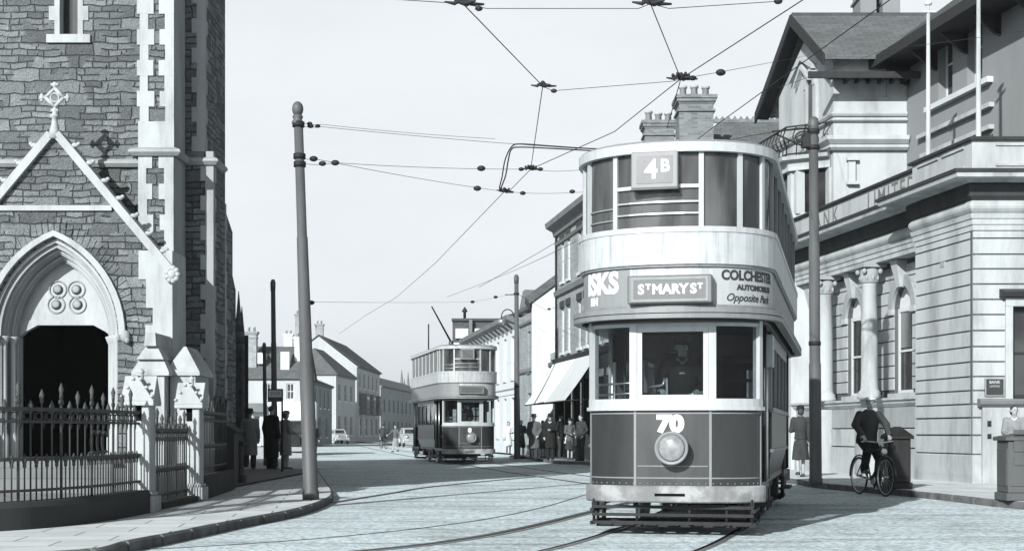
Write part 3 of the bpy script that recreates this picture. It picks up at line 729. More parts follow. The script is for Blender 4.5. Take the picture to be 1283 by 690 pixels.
    for z, rx, ry in prof:
        for i in range(n):
            a = 2 * PI * i / n; wob = 1 + (.05 * math.sin(5 * a + loc[0] * 9) if z < .9 else 0)
            vs.append(L((rx * w * loose * wob * math.cos(a), ry * loose * wob * math.sin(a) + (-.02 if z < .8 and stride else 0), z)))
    m2 = len(prof)
    c.add(vs, [(j * n + i, j * n + (i + 1) % n, (j + 1) * n + (i + 1) % n, (j + 1) * n + i) for j in range(m2 - 1) for i in range(n)] + [tuple(range(n)), tuple(range((m2 - 1) * n, m2 * n))], True)
    for a in ar:
        p, q, r = Vector(a[0]), Vector(a[1]), Vector(a[2]); c.limb([(p, .075), (q, .062 * loose), (q.lerp(r, .92), .052 * loose)], 12)
    # lapels and front edge
    c.limb([(L((0, -.135, .95)), .018), (L((0, -.135, 1.25)), .02)], 6)
    c.build('coat', coat, T, False, remesh=vox)
    if female:
        k = MB(); vs = []; pr = [(.42, .215, .17), (.6, .20, .155), (.8, .175, .14), (1.0, .13, .11)]
        for z, rx, ry in pr:
            for i in range(n):
                a = 2 * PI * i / n; wob = 1 + .06 * math.sin(7 * a) * (1 - z)
                vs.append((rx * wob * math.cos(a), ry * wob * math.sin(a), z))
        k.add(vs, [(j * n + i, j * n + (i + 1) % n, (j + 1) * n + (i + 1) % n, (j + 1) * n + i) for j in range(3) for i in range(n)] + [tuple(range(n)), tuple(range(3 * n, 4 * n))], True)
        k.build('skirt', lower or coat, T, False, remesh=vox)
    if collar: MB().tube([L((-.06, -.06, 1.46)), L((0, -.11, 1.40)), L((.06, -.06, 1.46))], .022, 8).build('collar', collar, T, False)
    def hl(prof_, m, name, tilt=0):
        q = MB(); q.lathe(prof_, (0, 0, 0), 20); vv = []
        for x, y, z in q.v: vv.append(hp(x, y * 1.18, z + .07))
        q.v = vv; q.build(name, m, T, False)
    if hat == 'trilby': hl([(.145, -.012), (.15, 0), (.098, .012), (.092, .075), (.07, .105), (.02, .09)], hatmat, 'hat')
    if hat == 'bonnet': hl([(.088, -.03), (.096, .0), (.09, .05), (.05, .085), (.01, .09)], hatmat, 'hat')
    if hat == 'cap':
        q = MB(); q.ell(hp(0, .012, .095), (.105, .125, .038), 16, 8); q.ell(hp(0, -.10, .078), (.065, .05, .012), 12, 6); q.build('flat_cap', hatmat, T, False, remesh=.010)
    if hat == 'peaked':
        q = MB(); q.lathe([(.088, .03), (.09, .07), (.12, .105), (.11, .125), (.02, .13)], hc, 20); q.ell(hp(0, -.10, .045), (.06, .045, .010), 12, 6); q.build('peaked_cap', hatmat, T, False)
    if extra: extra(T)
    return T

def at_z(px, Z, h=.12): return (gx(px, Z), Z, h)
def at_foot(px, py, h=.12): x, z = G(px, py, h); return (x, z, h)
PAVE_R = 'people waiting and talking outside the shop'
# group by the awning
def bag(T): MB().box(.14, .42, -.24, -.10, .60, .84).tube([(.18, -.17, .84), (.2, -.17, .93), (.36, -.17, .93), (.38, -.17, .84)], .012, 6).build('bag', 'cloth_pale', T, False)
person('person in a pale coat, alone by the white building beside the tall street pole', at_z(637, 69), .3, 1.6, 'onebent', True, 'cloth_pale', .5, 'cloth_pale', None, group=PAVE_R)
person('bareheaded woman in a dark belted coat just right of the tall street pole', at_z(653, 63.5), .2, 1.62, 'front', True, 'cloth_mid', .5, 'cloth_dark', None, group=PAVE_R)
person('man in a grey overcoat and trilby standing on the kerb, arms low', at_z(669, 56.5), -.4, 1.76, 'pocket', False, 'cloth_mid', .42, 'cloth_dark', 'trilby', 'cloth_dark', group=PAVE_R, loose=1.15)
person('small bareheaded figure half hidden between two men in hats', at_z(680, 60.5), .5, 1.58, 'down', True, 'cloth_grey', .5, 'cloth_mid', None, group=PAVE_R)
person('man in a black overcoat and dark hat on the kerb, one arm across his chest', at_z(689.5, 55.5), -.2, 1.76, 'onebent', False, 'cloth_black', .45, 'cloth_black', 'trilby', 'cloth_black', group=PAVE_R, loose=1.12, collar='cloth_pale')
person('bareheaded man under the awning with a pale bag at his side', at_z(702, 58), 1.1, 1.80, 'down', False, 'cloth_black', .8, 'cloth_dark', None, group=PAVE_R, extra=bag)
person('woman in a grey coat standing deep under the shop awning', at_z(714, 56), .4, 1.60, 'front', True, 'cloth_mid', .5, 'cloth_dark', 'bonnet', group=PAVE_R)
person('man in a dark suit at the edge of the awning beside the big tram', at_z(728, 53.5), -.9, 1.74, 'pocket', False, 'cloth_dark', .8, 'cloth_dark', None, group=PAVE_R)
# by the bank
wx = at_foot(1003, 597)
person('woman in a dark coat and skirt seen from behind walking past the bank', wx, PI, 1.68, 'onebent', True, 'cloth_dark', .95, 'cloth_dark', 'bonnet', 'cloth_black', stride=.18, near=True, vox=.013)
# left pavement
person('man in a long mid grey overcoat walking away along the church pavement', at_foot(313, 587), PI, 1.72, 'down', False, 'cloth_grey', .40, 'cloth_dark', 'trilby', 'cloth_dark', stride=.12, loose=1.2)
person('tall figure in black at the bus stop sign, back to the street', at_foot(340, 589), PI - .6, 1.80, 'down', False, 'cloth_black', .35, 'cloth_black', None, loose=1.12, group='pair waiting at the bus stop')
person('woman in a pale grey coat waiting right of the bus stop post', at_foot(358, 588), PI - .9, 1.66, 'front', True, 'cloth_grey', .45, 'cloth_grey', 'bonnet', 'cloth_grey', loose=1.1, group='pair waiting at the bus stop')
person('dark clad figure standing in the road partly behind the tall pole', (*G(393, 572), 0), .5, 1.65, 'out', False, 'cloth_black', .8, 'cloth_dark', 'cap')
# middle of the street
person('person in a pale dress crossing the street left of the far tram', (*G(495.5, 566), 0), -.5, 1.64, 'out', True, 'cloth_mid', .9, 'cloth_grey', None, stride=.25)
# ------------------------------------------------------------ bicycles with riders
def bicycle(label, loc, rz, group='bicycles ridden in the street', scale=1.0):   # local: front wheel towards -Y
    T = thing('bicycle', label, 'bicycle', loc, rz, group, scale)
    r = .345; yb, yf = .50, -.55
    for y, nm in ((yb, 'rear'), (yf, 'front')):
        w = MB(); c = [(r - .018 + .018 * math.cos(a), .018 * math.sin(a)) for a in [2 * PI * i / 8 for i in range(8)]]
        w.lathe([(rr, z) for rr, z in c], (0, y, r), 40, 'X', closed=True); wh = w.build('wheel', 'rubber', T, False)
        m = MB(); m.lathe([(r - .045, -.012), (r - .032, -.012), (r - .032, .012), (r - .045, .012)], (0, y, r), 40, 'X', closed=True)
        m.build('rim', 'steel', wh, False)
        s_ = MB(); s_.lathe([(.02, -.045), (.02, .045)], (0, y, r), 10, 'X')
        for i in range(28):
            a = 2 * PI * i / 28; s_.tube([(.03 * (-1) ** i, y + .02 * math.cos(a), r + .02 * math.sin(a)), (0, y + (r - .04) * math.cos(a + .1), r + (r - .04) * math.sin(a + .1))], .0016, 3, False)
        s_.build('spokes', 'steel', wh, False)
        g = MB(); g.tube([(0, y + (r + .03) * math.cos(a), r + (r + .03) * math.sin(a)) for a in [(.25 + .75 * k / 9) * PI if nm == 'front' else (-.02 + .8 * k / 9) * PI for k in range(10)]], .018, 6); g.build('mudguard', 'car_black', T, False)
    f = MB(); bb = (0, .03, .28); st = (0, .22, .80); hd = (0, -.36, .83); hd2 = (0, -.39, .68)
    f.tube([bb, st], .015).tube([hd, st], .015).tube([hd2, bb], .017).tube([hd2, (0, -.35, .90)], .018)
    for sx in (-.05, .05): f.tube([(sx, yb, r), st], .009).tube([(sx, yb, r), bb], .010).tube([(sx, yf, r), (sx, -.42, .62), (0, -.39, .68)], .011)
    f.build('frame', 'car_black', T, False)
    MB().tube([(-.27, -.16, .97), (-.25, -.32, .98), (-.08, -.37, .96), (.08, -.37, .96), (.25, -.32, .98), (.27, -.16, .97)], .013, 8).tube([(0, -.35, .88), (0, -.37, .97)], .014).build('handlebar', 'steel', T, False)
    MB().limb([((0, .12, .90), .03), ((0, .30, .91), .085)], 12).tube([st, (0, .25, .89)], .013).build('saddle', 'leather', T, False)
    MB().lathe([(.09, -.008), (.095, 0), (.09, .008)], (.04, .03, .28), 20, 'X').tube([(.07, .03, .28), (.07, -.05, .13)], .01).tube([(-.07, .03, .28), (-.07, .11, .43)], .01).box(.06, .15, -.09, -.01, .115, .14).box(-.15, -.06, .07, .15, .42, .445).build('crank', 'steel', T, False)
    MB().lathe([(.03, 0), (.05, -.04), (.055, -.08), (.045, -.085)], (0, -.42, .80), 14, 'Y').build('lamp', 'steel', T, False)
    return T
def rider(label, loc, rz, h, coat, lower, hat, hatmat, near, group=None, carrier=False):
    # seated on the saddle (z .93): trunk rises from hips at y=.2; body built in standing frame then shifted
    dz = .08; y0 = .22
    arms = [[(-.185, 0, 1.40), (-.31, -.18, 1.20), (-.26, -.37, 1.02)], [(.185, 0, 1.40), (.31, -.18, 1.20), (.26, -.37, 1.02)]]
    legs = [[(-.09, -.0, .92), (-.15, -.36, .74), (-.11, -.14, .40)], [(.09, 0, .92), (.12, -.30, .56), (.11, -.20, .12)]]
    o = (loc[0] - math.sin(rz) * y0, loc[1] + math.cos(rz) * y0, loc[2] + dz)
    return person(label, o, rz, h, arms, False, coat, .86, lower, hat, hatmat, lean=.22, near=near, seated=legs, group=group, vox=.012 if near else .018, headrot=-.35 if near else 0, loose=1.12)
cx, cz = G(1092, 620); CY = (cx, cz, 0); CR = math.radians(12)
bicycle('black bicycle ridden along the kerb in front of the bank, seen nearly head on', CY, CR, scale=1.04)
rider('cyclist in a dark jacket and pale flat cap riding in front of the bank', CY, CR, 1.78, 'cloth_dark', 'cloth_black', 'cap', 'cloth_pale', True)
BK = MB()
c2 = (*G(480.5, 562), 0)
bicycle('small dark bicycle far down the street beside the pedestrian in a pale dress', c2, 2.9)
rider('cyclist in dark clothes riding away down the street beyond the pedestrian', c2, 2.9, 1.72, 'cloth_dark', 'cloth_dark', 'cap', 'cloth_dark', False)
# motorman in the big tram
def in_tram(x, y, z): v = MW[T1.name] @ Vector((x, y, z)); return (v.x, v.y, v.z)
person('tram driver in a dark uniform and peaked cap standing at the controls behind the windscreen', in_tram(.04, .12, .60), -math.atan(.235) + .12, 1.70,
       [[(-.185, 0, 1.40), (-.27, -.16, 1.18), (-.24, -.38, 1.10)], [(.185, 0, 1.40), (.28, -.12, 1.15), (.17, -.40, 1.07)]], False, 'cloth_black', .8, 'cloth_black', 'peaked', 'cloth_black', near=True, vox=.013, headrot=.5, collar='cloth_grey')
def in_tram2(x, y, z): v = MW[T2.name] @ Vector((x, y, z)); return (v.x, v.y, v.z)
person('driver in dark uniform behind the windscreen of the far tram', in_tram2(.0, .1, .60), math.atan(.21), 1.70, 'front', False, 'cloth_dark', .8, 'cloth_black', 'peaked', 'cloth_black')
for i, (x, y, lab, cm) in enumerate([(-.62, .95, 'passenger in a pale hat seated at the upper deck front window behind the left panes', 'cloth_grey')]):
    p = in_tram(x, y, 2.55)
    person(lab, (p[0], p[1], 2.17), -.2, 1.66, 'front', False, cm, .86, 'cloth_mid', 'bonnet', 'cloth_pale', seated=[[(-.09, 0, .90), (-.1, -.40, .90), (-.1, -.42, .52)], [(.09, 0, .90), (.1, -.40, .90), (.1, -.42, .52)]])
# ------------------------------------------------------------ ground, road, pavements
def sheet(name, poly, z, m, kind='structure'):
    mb = MB(); mb.add([(x, y, z) for x, y in poly], [tuple(range(len(poly)))]); return mb.build(name, m, None, kind=kind)
mb = MB(); N = 60
sheet('ground', [(-400, -60), (400, -60), (400, 900), (-400, 900)], -.02, 'yard')
sheet('road', [(-60, -20), (60, -20), (60, 60), (30, 420), (-70, 420), (-60, 60)], 0.0, 'road')
def smooth_path(pts, n=6):
    out = []
    P = [pts[0]] + pts + [pts[-1]]
    for i in range(1, len(P) - 2):
        for k in range(n):
            t = k / n; a, b, c, d = P[i - 1], P[i], P[i + 1], P[i + 2]
            out.append(tuple(.5 * (2 * b[q] + (c[q] - a[q]) * t + (2 * a[q] - 5 * b[q] + 4 * c[q] - d[q]) * t * t + (3 * b[q] - a[q] - 3 * c[q] + d[q]) * t ** 3) for q in range(2)))
    return out + [pts[-1]]
kl = [(-7.5, 10.5), G(60, 707), G(170, 690), G(300, 662), G(372, 647), G(408, 634), G(417.5, 625), G(411, 612), G(400, 596), G(391, 583), G(384, 572), G(379, 563), (-14.5, 90), (-22, 130)]
kl = smooth_path(kl, 6)[:-5]
def along(path, step):
    out = []; acc = 0; nxt = 0
    for a, b in zip(path, path[1:]):
        L = math.hypot(b[0] - a[0], b[1] - a[1])
        while nxt <= acc + L: f = (nxt - acc) / L; out.append((a[0] + (b[0] - a[0]) * f, a[1] + (b[1] - a[1]) * f, math.atan2(b[1] - a[1], b[0] - a[0]))); nxt += step
        acc += L
    return out
def pavement(name, kerb, outer, side):
    k = MB(); pts = [(x, y) for x, y, a in along(kerb, .06)]; st = 15
    for q in range(0, len(pts) - 2, st):
        seg = pts[q:q + st]
        if len(seg) < 2: continue
        if seg[0][1] > 70: seg = pts[q:q + st + 1]
        w0 = random.uniform(-.006, .006); h0 = random.uniform(-.006, .004)
        k.sweep(seg, [(w0 * side, -.01), (.05 * side, -.01), (.05 * side, .118 + h0), ((.025 + w0) * side, .118 + h0), (w0 * side, .098 + h0)], hdir=1)
    k.build('kerb', 'kerb', None, kind='structure')
    inner = MB(); vs = []
    # offset inward
    mb = MB(); mb.sweep(kerb, [(.035 * side, .05), (.035 * side, .115), (.043 * side, .115), (.043 * side, .05)])
    ins = [mb.v[i * 4 + 2][:2] for i in range(len(kerb))]
    p = MB(); p.slab(ins + outer, -.005, .12); return p.build(name, 'paving', None, kind='structure')
# left kerb runs away from the camera: the pavement lies to its left
pavement('pavement', kl, [(-60, 200), (-60, 10.5)], -1)
kr = [(10.5, 13), (9.3, 18), G(1283, 638), G(1145, 622.5), G(1022, 611), G(985, 605)]
far_r = [(3.2, 45.0), G(733, 582), G(690, 580), G(640, 571), G(628, 567)]
kr = smooth_path(kr + [(4.9, 38.5)] + far_r + [(-22, 190)], 5)
pavement('pavement', kr, [(80, 190), (80, 13)], 1)
# churchyard (slightly raised paved court behind the railings)
sheet('churchyard', [(-30, 14), (-5.4, 15.9), (-5.05, 17.2), (-5.05, 22.6), (-5.3, 26), (-5.3, 40), (-30, 40)], .16, 'yard')

# tram rails set in the setts
def rail(path, label=None):
    m = MB()
    for off, m_, z, w in ((0, 'steel', .008, .03),):
        m.sweep(path, [(-w, z - .02), (w, z - .02), (w, z), (-w, z)])
    o = m.build('tram_rail', 'rail_worn', None, kind='structure')
    g = MB(); g.sweep(path, [(.03, -.01), (.085, -.01), (.085, .005), (.03, .005)]); g.build('rail_groove', 'void', None, kind='structure')
weathered('rail_worn', .17, .4, 3, .4, .5, metal=.3)
def offs(path, d):
    mb = MB(); mb.sweep(path, [(d, 0), (d + .01, 0), (d + .01, .01)]); return [mb.v[i * 3][:2] for i in range(len(path))]
c1 = smooth_path([(4.2, 26.5), (3.2, 22), (2.05, 17.2), (.65, 13.0), (-1.6, 9.6), (-5, 7)], 10)
c2_ = smooth_path([(-14, 135), (-5.8, 80), (-1.87, 57.3), (.9, 41), (3.0, 30), (3.6, 25), (3.1, 21.5)], 10)
c3 = smooth_path([(-18, 135), (-9, 80), (-5.0, 57), (-3.2, 42), (-1.9, 33), (-2.8, 26), (-6, 20.5), (-9, 18)], 10)
c4 = smooth_path([(6.5, 30.5), (2.5, 30), (-1.0, 26.5), (-4.0, 21.2), (-7, 17)], 10)
c5 = smooth_path([(5.0, 22), (1.6, 19.6), (-1.2, 16.0), (-4, 13.2), (-7, 11.5)], 10)
for p in (c1, c2_):
    rail(offs(p, -.72)); rail(offs(p, .72))
for p, wd_ in (([(3.2, 27), (2.1, 24), (1.2, 20.85), (.31, 17.7), (-.41, 15.7), (-1.36, 14.1), (-3.5, 11.8), (-6, 10.2)], .10), ([(-3.05, 23.9), (-2.4, 27.5), (-1.47, 32), (2.23, 42.5), (5, 50)], .05), ([(-7, 12.6), (-4.4, 13.9), (-2.4, 15.6), (-.8, 18.4), (.3, 22), (1.3, 27)], .03)):
    p = smooth_path(p, 10)
    if wd_ > .04: rail(p)
    g = MB(); g.sweep(p, [(.08, -.01), (.08 + wd_, -.01), (.08 + wd_, .006), (.08, .006)]); g.build('rail_groove', 'groove_dark', None, kind='structure')

# ------------------------------------------------------------ church
CH = thing('church', 'rubble stone church with pale dressed quoins, gabled porch and pointed doorway behind iron railings', 'church', (-8.1, 26, .12))
ZT, ZP, ZB = 26.0, 24.85, 25.15
FT = Frame((-8.1, ZT), (1, 0))      # tower face, t from the centre line
FP = Frame((-7.99, ZP), (1, 0))
# tower
w = MB(); wall_open(w, FT, -2.13, 2.13, .1, 12.6, -.5, 0, [(-.17, .17, hh(44, ZT), 12.3), (-.85, 1.07, .2, 4.3)])
w.box(-10.23, -5.97, ZT + 2.5, ZT + 3.6, .1, 12.6).box(-10.23, -9.0, ZT + .5, ZT + 2.5, .1, 12.6).box(-7.0, -5.97, ZT + .5, ZT + 2.5, .1, 12.6).box(-9.0, -7.0, ZT + .5, ZT + 2.5, 4.4, 12.6).box(-10.4, -5.8, ZT - .15, ZT + 3.8, 12.6, 13.0)
w.build('tower_wall', 'rubble', CH)
w = MB(); zsill = hh(44, ZT)
for i in range(13):
    z0 = zsill + i * .26; e = .10 if i % 2 else 0
    w.fbox(FT, -.26 - e, -.165, -.2, .02 + .002 * (i % 2), z0, z0 + .262); w.fbox(FT, .165, .26 + e, -.2, .02 + .002 * (i % 2), z0, z0 + .262)
w.fbox(FT, -.40, .40, -.2, .05, zsill - .15, zsill + .001)
wn = w.build('lancet_window', 'ashlar', CH); MB().fbox(FT, -.17, .17, -.3, -.28, zsill, 12.3).build('pane', 'window_dark', wn)
# string course along the tower and around the buttress
zs = hh(203, ZT)
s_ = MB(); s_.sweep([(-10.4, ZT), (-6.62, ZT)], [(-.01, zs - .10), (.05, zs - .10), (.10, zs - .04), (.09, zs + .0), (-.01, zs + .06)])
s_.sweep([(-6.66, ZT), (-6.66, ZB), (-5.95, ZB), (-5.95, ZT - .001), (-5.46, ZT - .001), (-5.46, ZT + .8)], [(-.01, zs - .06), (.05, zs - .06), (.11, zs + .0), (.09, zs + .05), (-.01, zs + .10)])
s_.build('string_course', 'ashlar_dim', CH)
# front buttress with alternating quoins
def quoined(x0, x1, y0, y1, z0, z1, name, side=True, fm='rubble', lm='ashlar', wq=.15, hq=.27, wide=.10):
    b = MB(); b.box(x0 + .012, x1 - .004, y0 + .012, y1, z0, z1); bt = b.build(name, fm, CH)
    q = MB(); n = int((z1 - z0) / hq); hq = (z1 - z0) / n
    for i in range(n):
        e = wide if i % 2 else 0; d = .002 * (i % 2); za, zb = z0 + i * hq, z0 + (i + 1) * hq + .0
        j = random.uniform(-.015, .015)
        q.box(x0 - .004 - (wide * .5 if i % 2 and side else 0), x0 + wq + e + j, y0 - .008 - d, y0 + .1, za, zb)
        q.box(x1 - wq - e + j, x1 + .006 + d, y0 - .008 - d, y0 + .42 + (.0 if i % 2 else .0), za, zb)
    q.build('quoins', lm, bt); return bt
bx0, bx1 = gx(173.5, ZB), gx(217, ZB)
quoined(bx0, bx1, ZB, ZT, .1, zs, 'buttress', side=False)
quoined(bx0 + .02, bx1 - .0, ZB + .03, ZT, zs + .55, 12.4, 'buttress')
MB().box(bx0 - .01, bx1 + .01, ZB + .015, ZT, zs + .10, zs + .56).build('buttress_band', 'ashlar', CH)
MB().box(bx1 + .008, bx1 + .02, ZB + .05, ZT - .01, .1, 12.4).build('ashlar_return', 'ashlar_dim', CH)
# side buttresses with a sunlit strip; lower stage stands further out
def side_butt(y0, y1, xu, xl, ztop, zstep, nm='buttress'):
    X0 = -6.3 if y0 < ZT + .1 else -7.0
    b = MB(); b.box(X0, xu, y0, y1, zstep, ztop); b.box(X0, xl, y0 + .02, y1 + .02, .1, zstep - .35)
    b.hexa([(X0, y0 + .01, zstep - .36), (xl, y0 + .01, zstep - .36), (xl, y1, zstep - .36), (X0, y1, zstep - .36), (X0, y0 + .01, zstep + .25), (xu - .01, y0 + .01, zstep + .25), (xu - .01, y1, zstep + .25), (X0, y1, zstep + .25)])
    bt = b.build(nm, 'rubble', CH)
    q = MB(); z = .1; i = 0
    while z < ztop - .3:
        xx = xu if z > zstep else xl; e = .09 if i % 2 else 0
        q.box(xx - .14 - e, xx + .006 + .002 * (i % 2), y0 - .008 - .002 * (i % 2), y0 + .16 + e, z, z + .27); z += .27; i += 1
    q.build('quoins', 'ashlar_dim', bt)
side_butt(ZT, ZT + 1.05, gx(256, ZT), gx(267, ZT), 12.4, zs)
side_butt(ZT + 2.5, ZT + 3.3, -5.95, -5.76, hh(215, 28.6), hh(262, 28.6))
side_butt(ZT + 5.2, ZT + 5.9, -6.32, -6.2, hh(300, 31.5), hh(340, 31.5))
# nave and aisle behind
nv = MB(); nv.box(-17.0, -8.9, 29.6, 44, .1, 6.9); nv.box(-9.0, -7.2, 30, 36.5, .1, 5.4); nv.build('nave_wall', 'rubble', CH)
rf = MB(); Fn = Frame((-12.1, 29.4), (0, 1)); rf.tprism(Frame((-12.1, 29.4), (0, 1)), [(-5.1, 6.85), (3.3, 6.85), (0, 11.4)], 0, 14.8); rf.build('nave_roof', 'slate', CH)
for y in (33, 35.6):
    MB().box(-7.3, -6.2 - (y - 31) * .19, y, y + .6, .1, 4.6 - (y - 33) * .3).build('buttress', 'rubble', CH)
# porch with gable and pointed doorway
spr = hh(420, ZP); apex_o = hh(292, ZP); wi, hi_ = .86, 1.42
dz = hh(573, ZP)
PW = 2.05; ztopP = hh(348, ZP); zap = hh(172, ZP)
pm = MB(); n0 = 1.15
wall_open(pm, FP, -PW, PW, .1, spr, -1.0, 0, [(-1.10, 1.10, .1, spr)])
arch_fill(pm, FP, 0, 1.10, spr, apex_o - spr - .10, ztopP, -1.0, 0) if apex_o - .1 < ztopP else None
zc = max(ztopP, apex_o - .08)
wall_open(pm, FP, -PW, -1.10, spr, ztopP, -1.0, 0, []); wall_open(pm, FP, 1.10, PW, spr, ztopP, -1.0, 0, [])
pm.v and None
if apex_o - .1 >= ztopP:
    # gable part pierced by the arch: vertical slices
    c = arch_curve(1.10, apex_o - spr - .10)
    for (x0, y0), (x1, y1) in zip(c, c[1:]):
        g0 = ztopP + (zap - ztopP) * (1 - abs(x0) / PW); g1 = ztopP + (zap - ztopP) * (1 - abs(x1) / PW)
        pm.fprism(FP, [(x0, spr + y0), (x1, spr + y1), (x1, g1), (x0, g0)], -1.0, 0)
    for sx in (-1, 1): pm.fprism(FP, [(sx * 1.10, ztopP), (sx * PW, ztopP), (sx * 1.10, ztopP + (zap - ztopP) * (1 - 1.10 / PW))], -1.0, 0)
else:
    pm.fprism(FP, [(-PW, ztopP), (PW, ztopP), (0, zap)], -1.0, 0)
pw_ = pm.build('porch', 'rubble', CH)
# orders of the arch
def order(wi, ho, wo, hoo, d0, d1, m, name='arch_order'):
    a = MB(); arch_ring(a, FP, 0, spr, wi, ho, wo, hoo, d0, d1); a.build(name, m, pw_)
H0 = apex_o - spr
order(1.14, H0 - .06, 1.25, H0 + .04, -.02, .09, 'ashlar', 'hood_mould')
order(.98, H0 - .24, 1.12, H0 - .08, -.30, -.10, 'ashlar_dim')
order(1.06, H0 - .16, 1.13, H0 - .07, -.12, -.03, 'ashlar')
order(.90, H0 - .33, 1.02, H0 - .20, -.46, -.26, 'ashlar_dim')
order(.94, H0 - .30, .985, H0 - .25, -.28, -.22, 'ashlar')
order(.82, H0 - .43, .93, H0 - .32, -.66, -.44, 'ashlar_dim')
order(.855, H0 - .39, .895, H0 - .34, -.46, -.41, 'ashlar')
for sx in (-1, 1):
    jm = MB()
    for k, (x, d, r) in enumerate(((1.07, -.05, .05), (.96, -.20, .05), (.87, -.38, .05))):
        p = FP.p(sx * x, d - .03, 0); jm.lathe([(r + .03, .1), (r + .03, dz + .35), (r, dz + .45), (r, spr - .14), (r + .01, spr - .12), (r + .05, spr - .02), (r + .05, spr + .0)], (p[0], p[1], 0), 12)
    jm.fbox(FP, sx * .80 if sx > 0 else -1.12, sx * 1.12 if sx > 0 else -.80, -.72, -.50, .1, spr)
    jm.fbox(FP, min(sx * .98, sx * 1.11), max(sx * .98, sx * 1.11), -.5, -.13, .1, spr)
    jm.build('jamb_shafts', 'ashlar', pw_)
    lb = MB(); p = FP.p(sx * 1.25, .06, spr - .02); lb.ell(p, (.09, .08, .11), 10, 8).ell((p[0] + .04, p[1] - .03, p[2] - .07), (.05, .05, .06), 8, 6); lb.build('label_stop', 'ashlar_dim', pw_)
tp = MB(); zl = hh(401, ZP); c = arch_curve(.84, H0 - .42)
tp.fprism(FP, [(-.84, zl)] + [(-.84, spr)] + [(x, spr + z) for x, z in c[1:-1]] + [(.84, spr), (.84, zl)], -.74, -.62) if zl < spr else tp.fprism(FP, [(x, spr + z) for x, z in c if spr + z > zl + .01] + [], -.74, -.62)
tp.fbox(FP, -.90, .90, -.76, -.60, zl - .04, zl + .05)
tp.fprism(FP, [(.50, zl - .04), (.88, zl - .04), (.88, zl - .30), (.72, zl - .16)], -.76, -.60).fprism(FP, [(-.50, zl - .04), (-.88, zl - .04), (-.88, zl - .30), (-.72, zl - .16)], -.76, -.60)
tyy = tp.build('tympanum', 'ashlar', pw_)
zc_ = hh(369, ZP)
qf = MB()
for ax, az in ((-.17, .15), (.16, .15), (-.20, -.12), (.18, -.12)):
    p = FP.p(ax + .03, -.615, zc_ + az)
    prof = [(.135, .0), (.165, .0), (.16, -.018), (.14, -.018)]
    qf.lathe(prof, p, 20, 'Y', closed=True); qf.lathe([(.09, -.012), (.02, -.02)], p, 14, 'Y')
qf.build('carved_roundels', 'ashlar_dim', tyy)
MB().fbox(FP, -.95, .95, -3.5, -3.4, .3, 4.3).build('doorway_gloom', 'void', pw_); MB().fbox(FP, -.99, -.93, -3.4, -1.2, .1, 4.3).fbox(FP, .93, .99, -3.4, -1.2, .1, 4.3).fbox(FP, -.95, .95, -3.4, -1.2, .1, .3).build('gloom_lining', 'void', pw_)  # black sheets added: the doorway's gloom is put into their colour
fl = MB(); fl.fbox(FP, -1.1, 1.1, -1.4, .25, .1, dz).fbox(FP, -1.5, 1.5, .25, .6, .1, dz - .17).fbox(FP, -1.8, 1.8, .6, .95, .1, dz - .34); fl.build('steps', 'ashlar_dark', pw_)
# coping, crockets, finial
def bar2(F, p0, p1, wd, d0, d1, mb):
    dx, dz_ = p1[0] - p0[0], p1[1] - p0[1]; L = math.hypot(dx, dz_); nx, nz = -dz_ / L * wd, dx / L * wd
    mb.fprism(F, [p0, p1, (p1[0] + nx, p1[1] + nz), (p0[0] + nx, p0[1] + nz)], d0, d1)
cp = MB()
bar2(FP, (-PW - .02, ztopP - .02), (0, zap), .14, -.3, .10, cp)
bar2(FP, (0, zap), (PW + .02, ztopP - .02), .14, -.3, .10, cp)
cpo = cp.build('gable_coping', 'ashlar', pw_)
ck = MB()
for sx in (-1, 1):
    for i in range(1, 8):
        f = i / 8; x = sx * PW * f; z = ztopP + (zap - ztopP) * (1 - f); p = FP.p(x + sx * .10, .0, z + .16)
        ck = MB(); ck.ell(p, (.075, .05, .045), 8, 6).ell((p[0] + sx * .06, p[1], p[2] + .03), (.04, .04, .035), 8, 6).ell((p[0] - sx * .04, p[1] - .02, p[2] - .03), (.045, .04, .03), 8, 6).build('crocket', 'ashlar', cpo)
kn = MB(); p = FP.p(PW + .02, .05, ztopP + .05)
for k in range(9): a = 2 * PI * k / 9; kn.ell((p[0] + .09 * math.cos(a), p[1], p[2] + .11 * math.sin(a)), (.055, .07, .055), 8, 6)
kn.ell(p, (.09, .09, .1), 8, 6); kn.build('carved_kneeler', 'ashlar', cpo)
fn = MB(); xa, ya = -7.99, ZP; z0 = zap + .02
fn.lathe([(.13, -.05), (.085, .10), (.055, .22), (.05, .31), (.085, .33), (.085, .355), (.045, .38), (.035, .46)], (xa, ya, z0), 10)
cz_ = z0 + .67
for a0 in range(4):
    a = PI / 2 * a0; b = a + PI / 2; r = .16
    pa = (xa + r * math.cos(a), ya, cz_ + r * math.sin(a)); pb = (xa + r * math.cos(b), ya, cz_ + r * math.sin(b))
    fn.tube([pa, pb], .032, 8); fn.tube([pa, (xa + .23 * math.cos(a), ya, cz_ + .23 * math.sin(a))], .027, 8)
    e = (xa + .225 * math.cos(a), ya, cz_ + .225 * math.sin(a)); fn.ell(e, (.05, .04, .05), 8, 6)
    for s2 in (-1, 1): fn.ell((e[0] + s2 * .045 * math.sin(a), ya, e[2] + s2 * .045 * math.cos(a)), (.03, .03, .03), 8, 6)
fn.lathe([(.075, -.015), (.095, 0), (.075, .015), (.06, 0)], (xa, ya, cz_), 12, 'Y', closed=True)
fn.build('finial_cross', 'ashlar', cpo)
bar = MB(); zb = hh(261, ZP); hwb = PW * (zap - zb) / (zap - ztopP) - .03; bar.fbox(FP, -hwb, hwb, -.05, .05, zb - .045, zb + .045); bar.build('gable_band', 'ashlar', pw_)
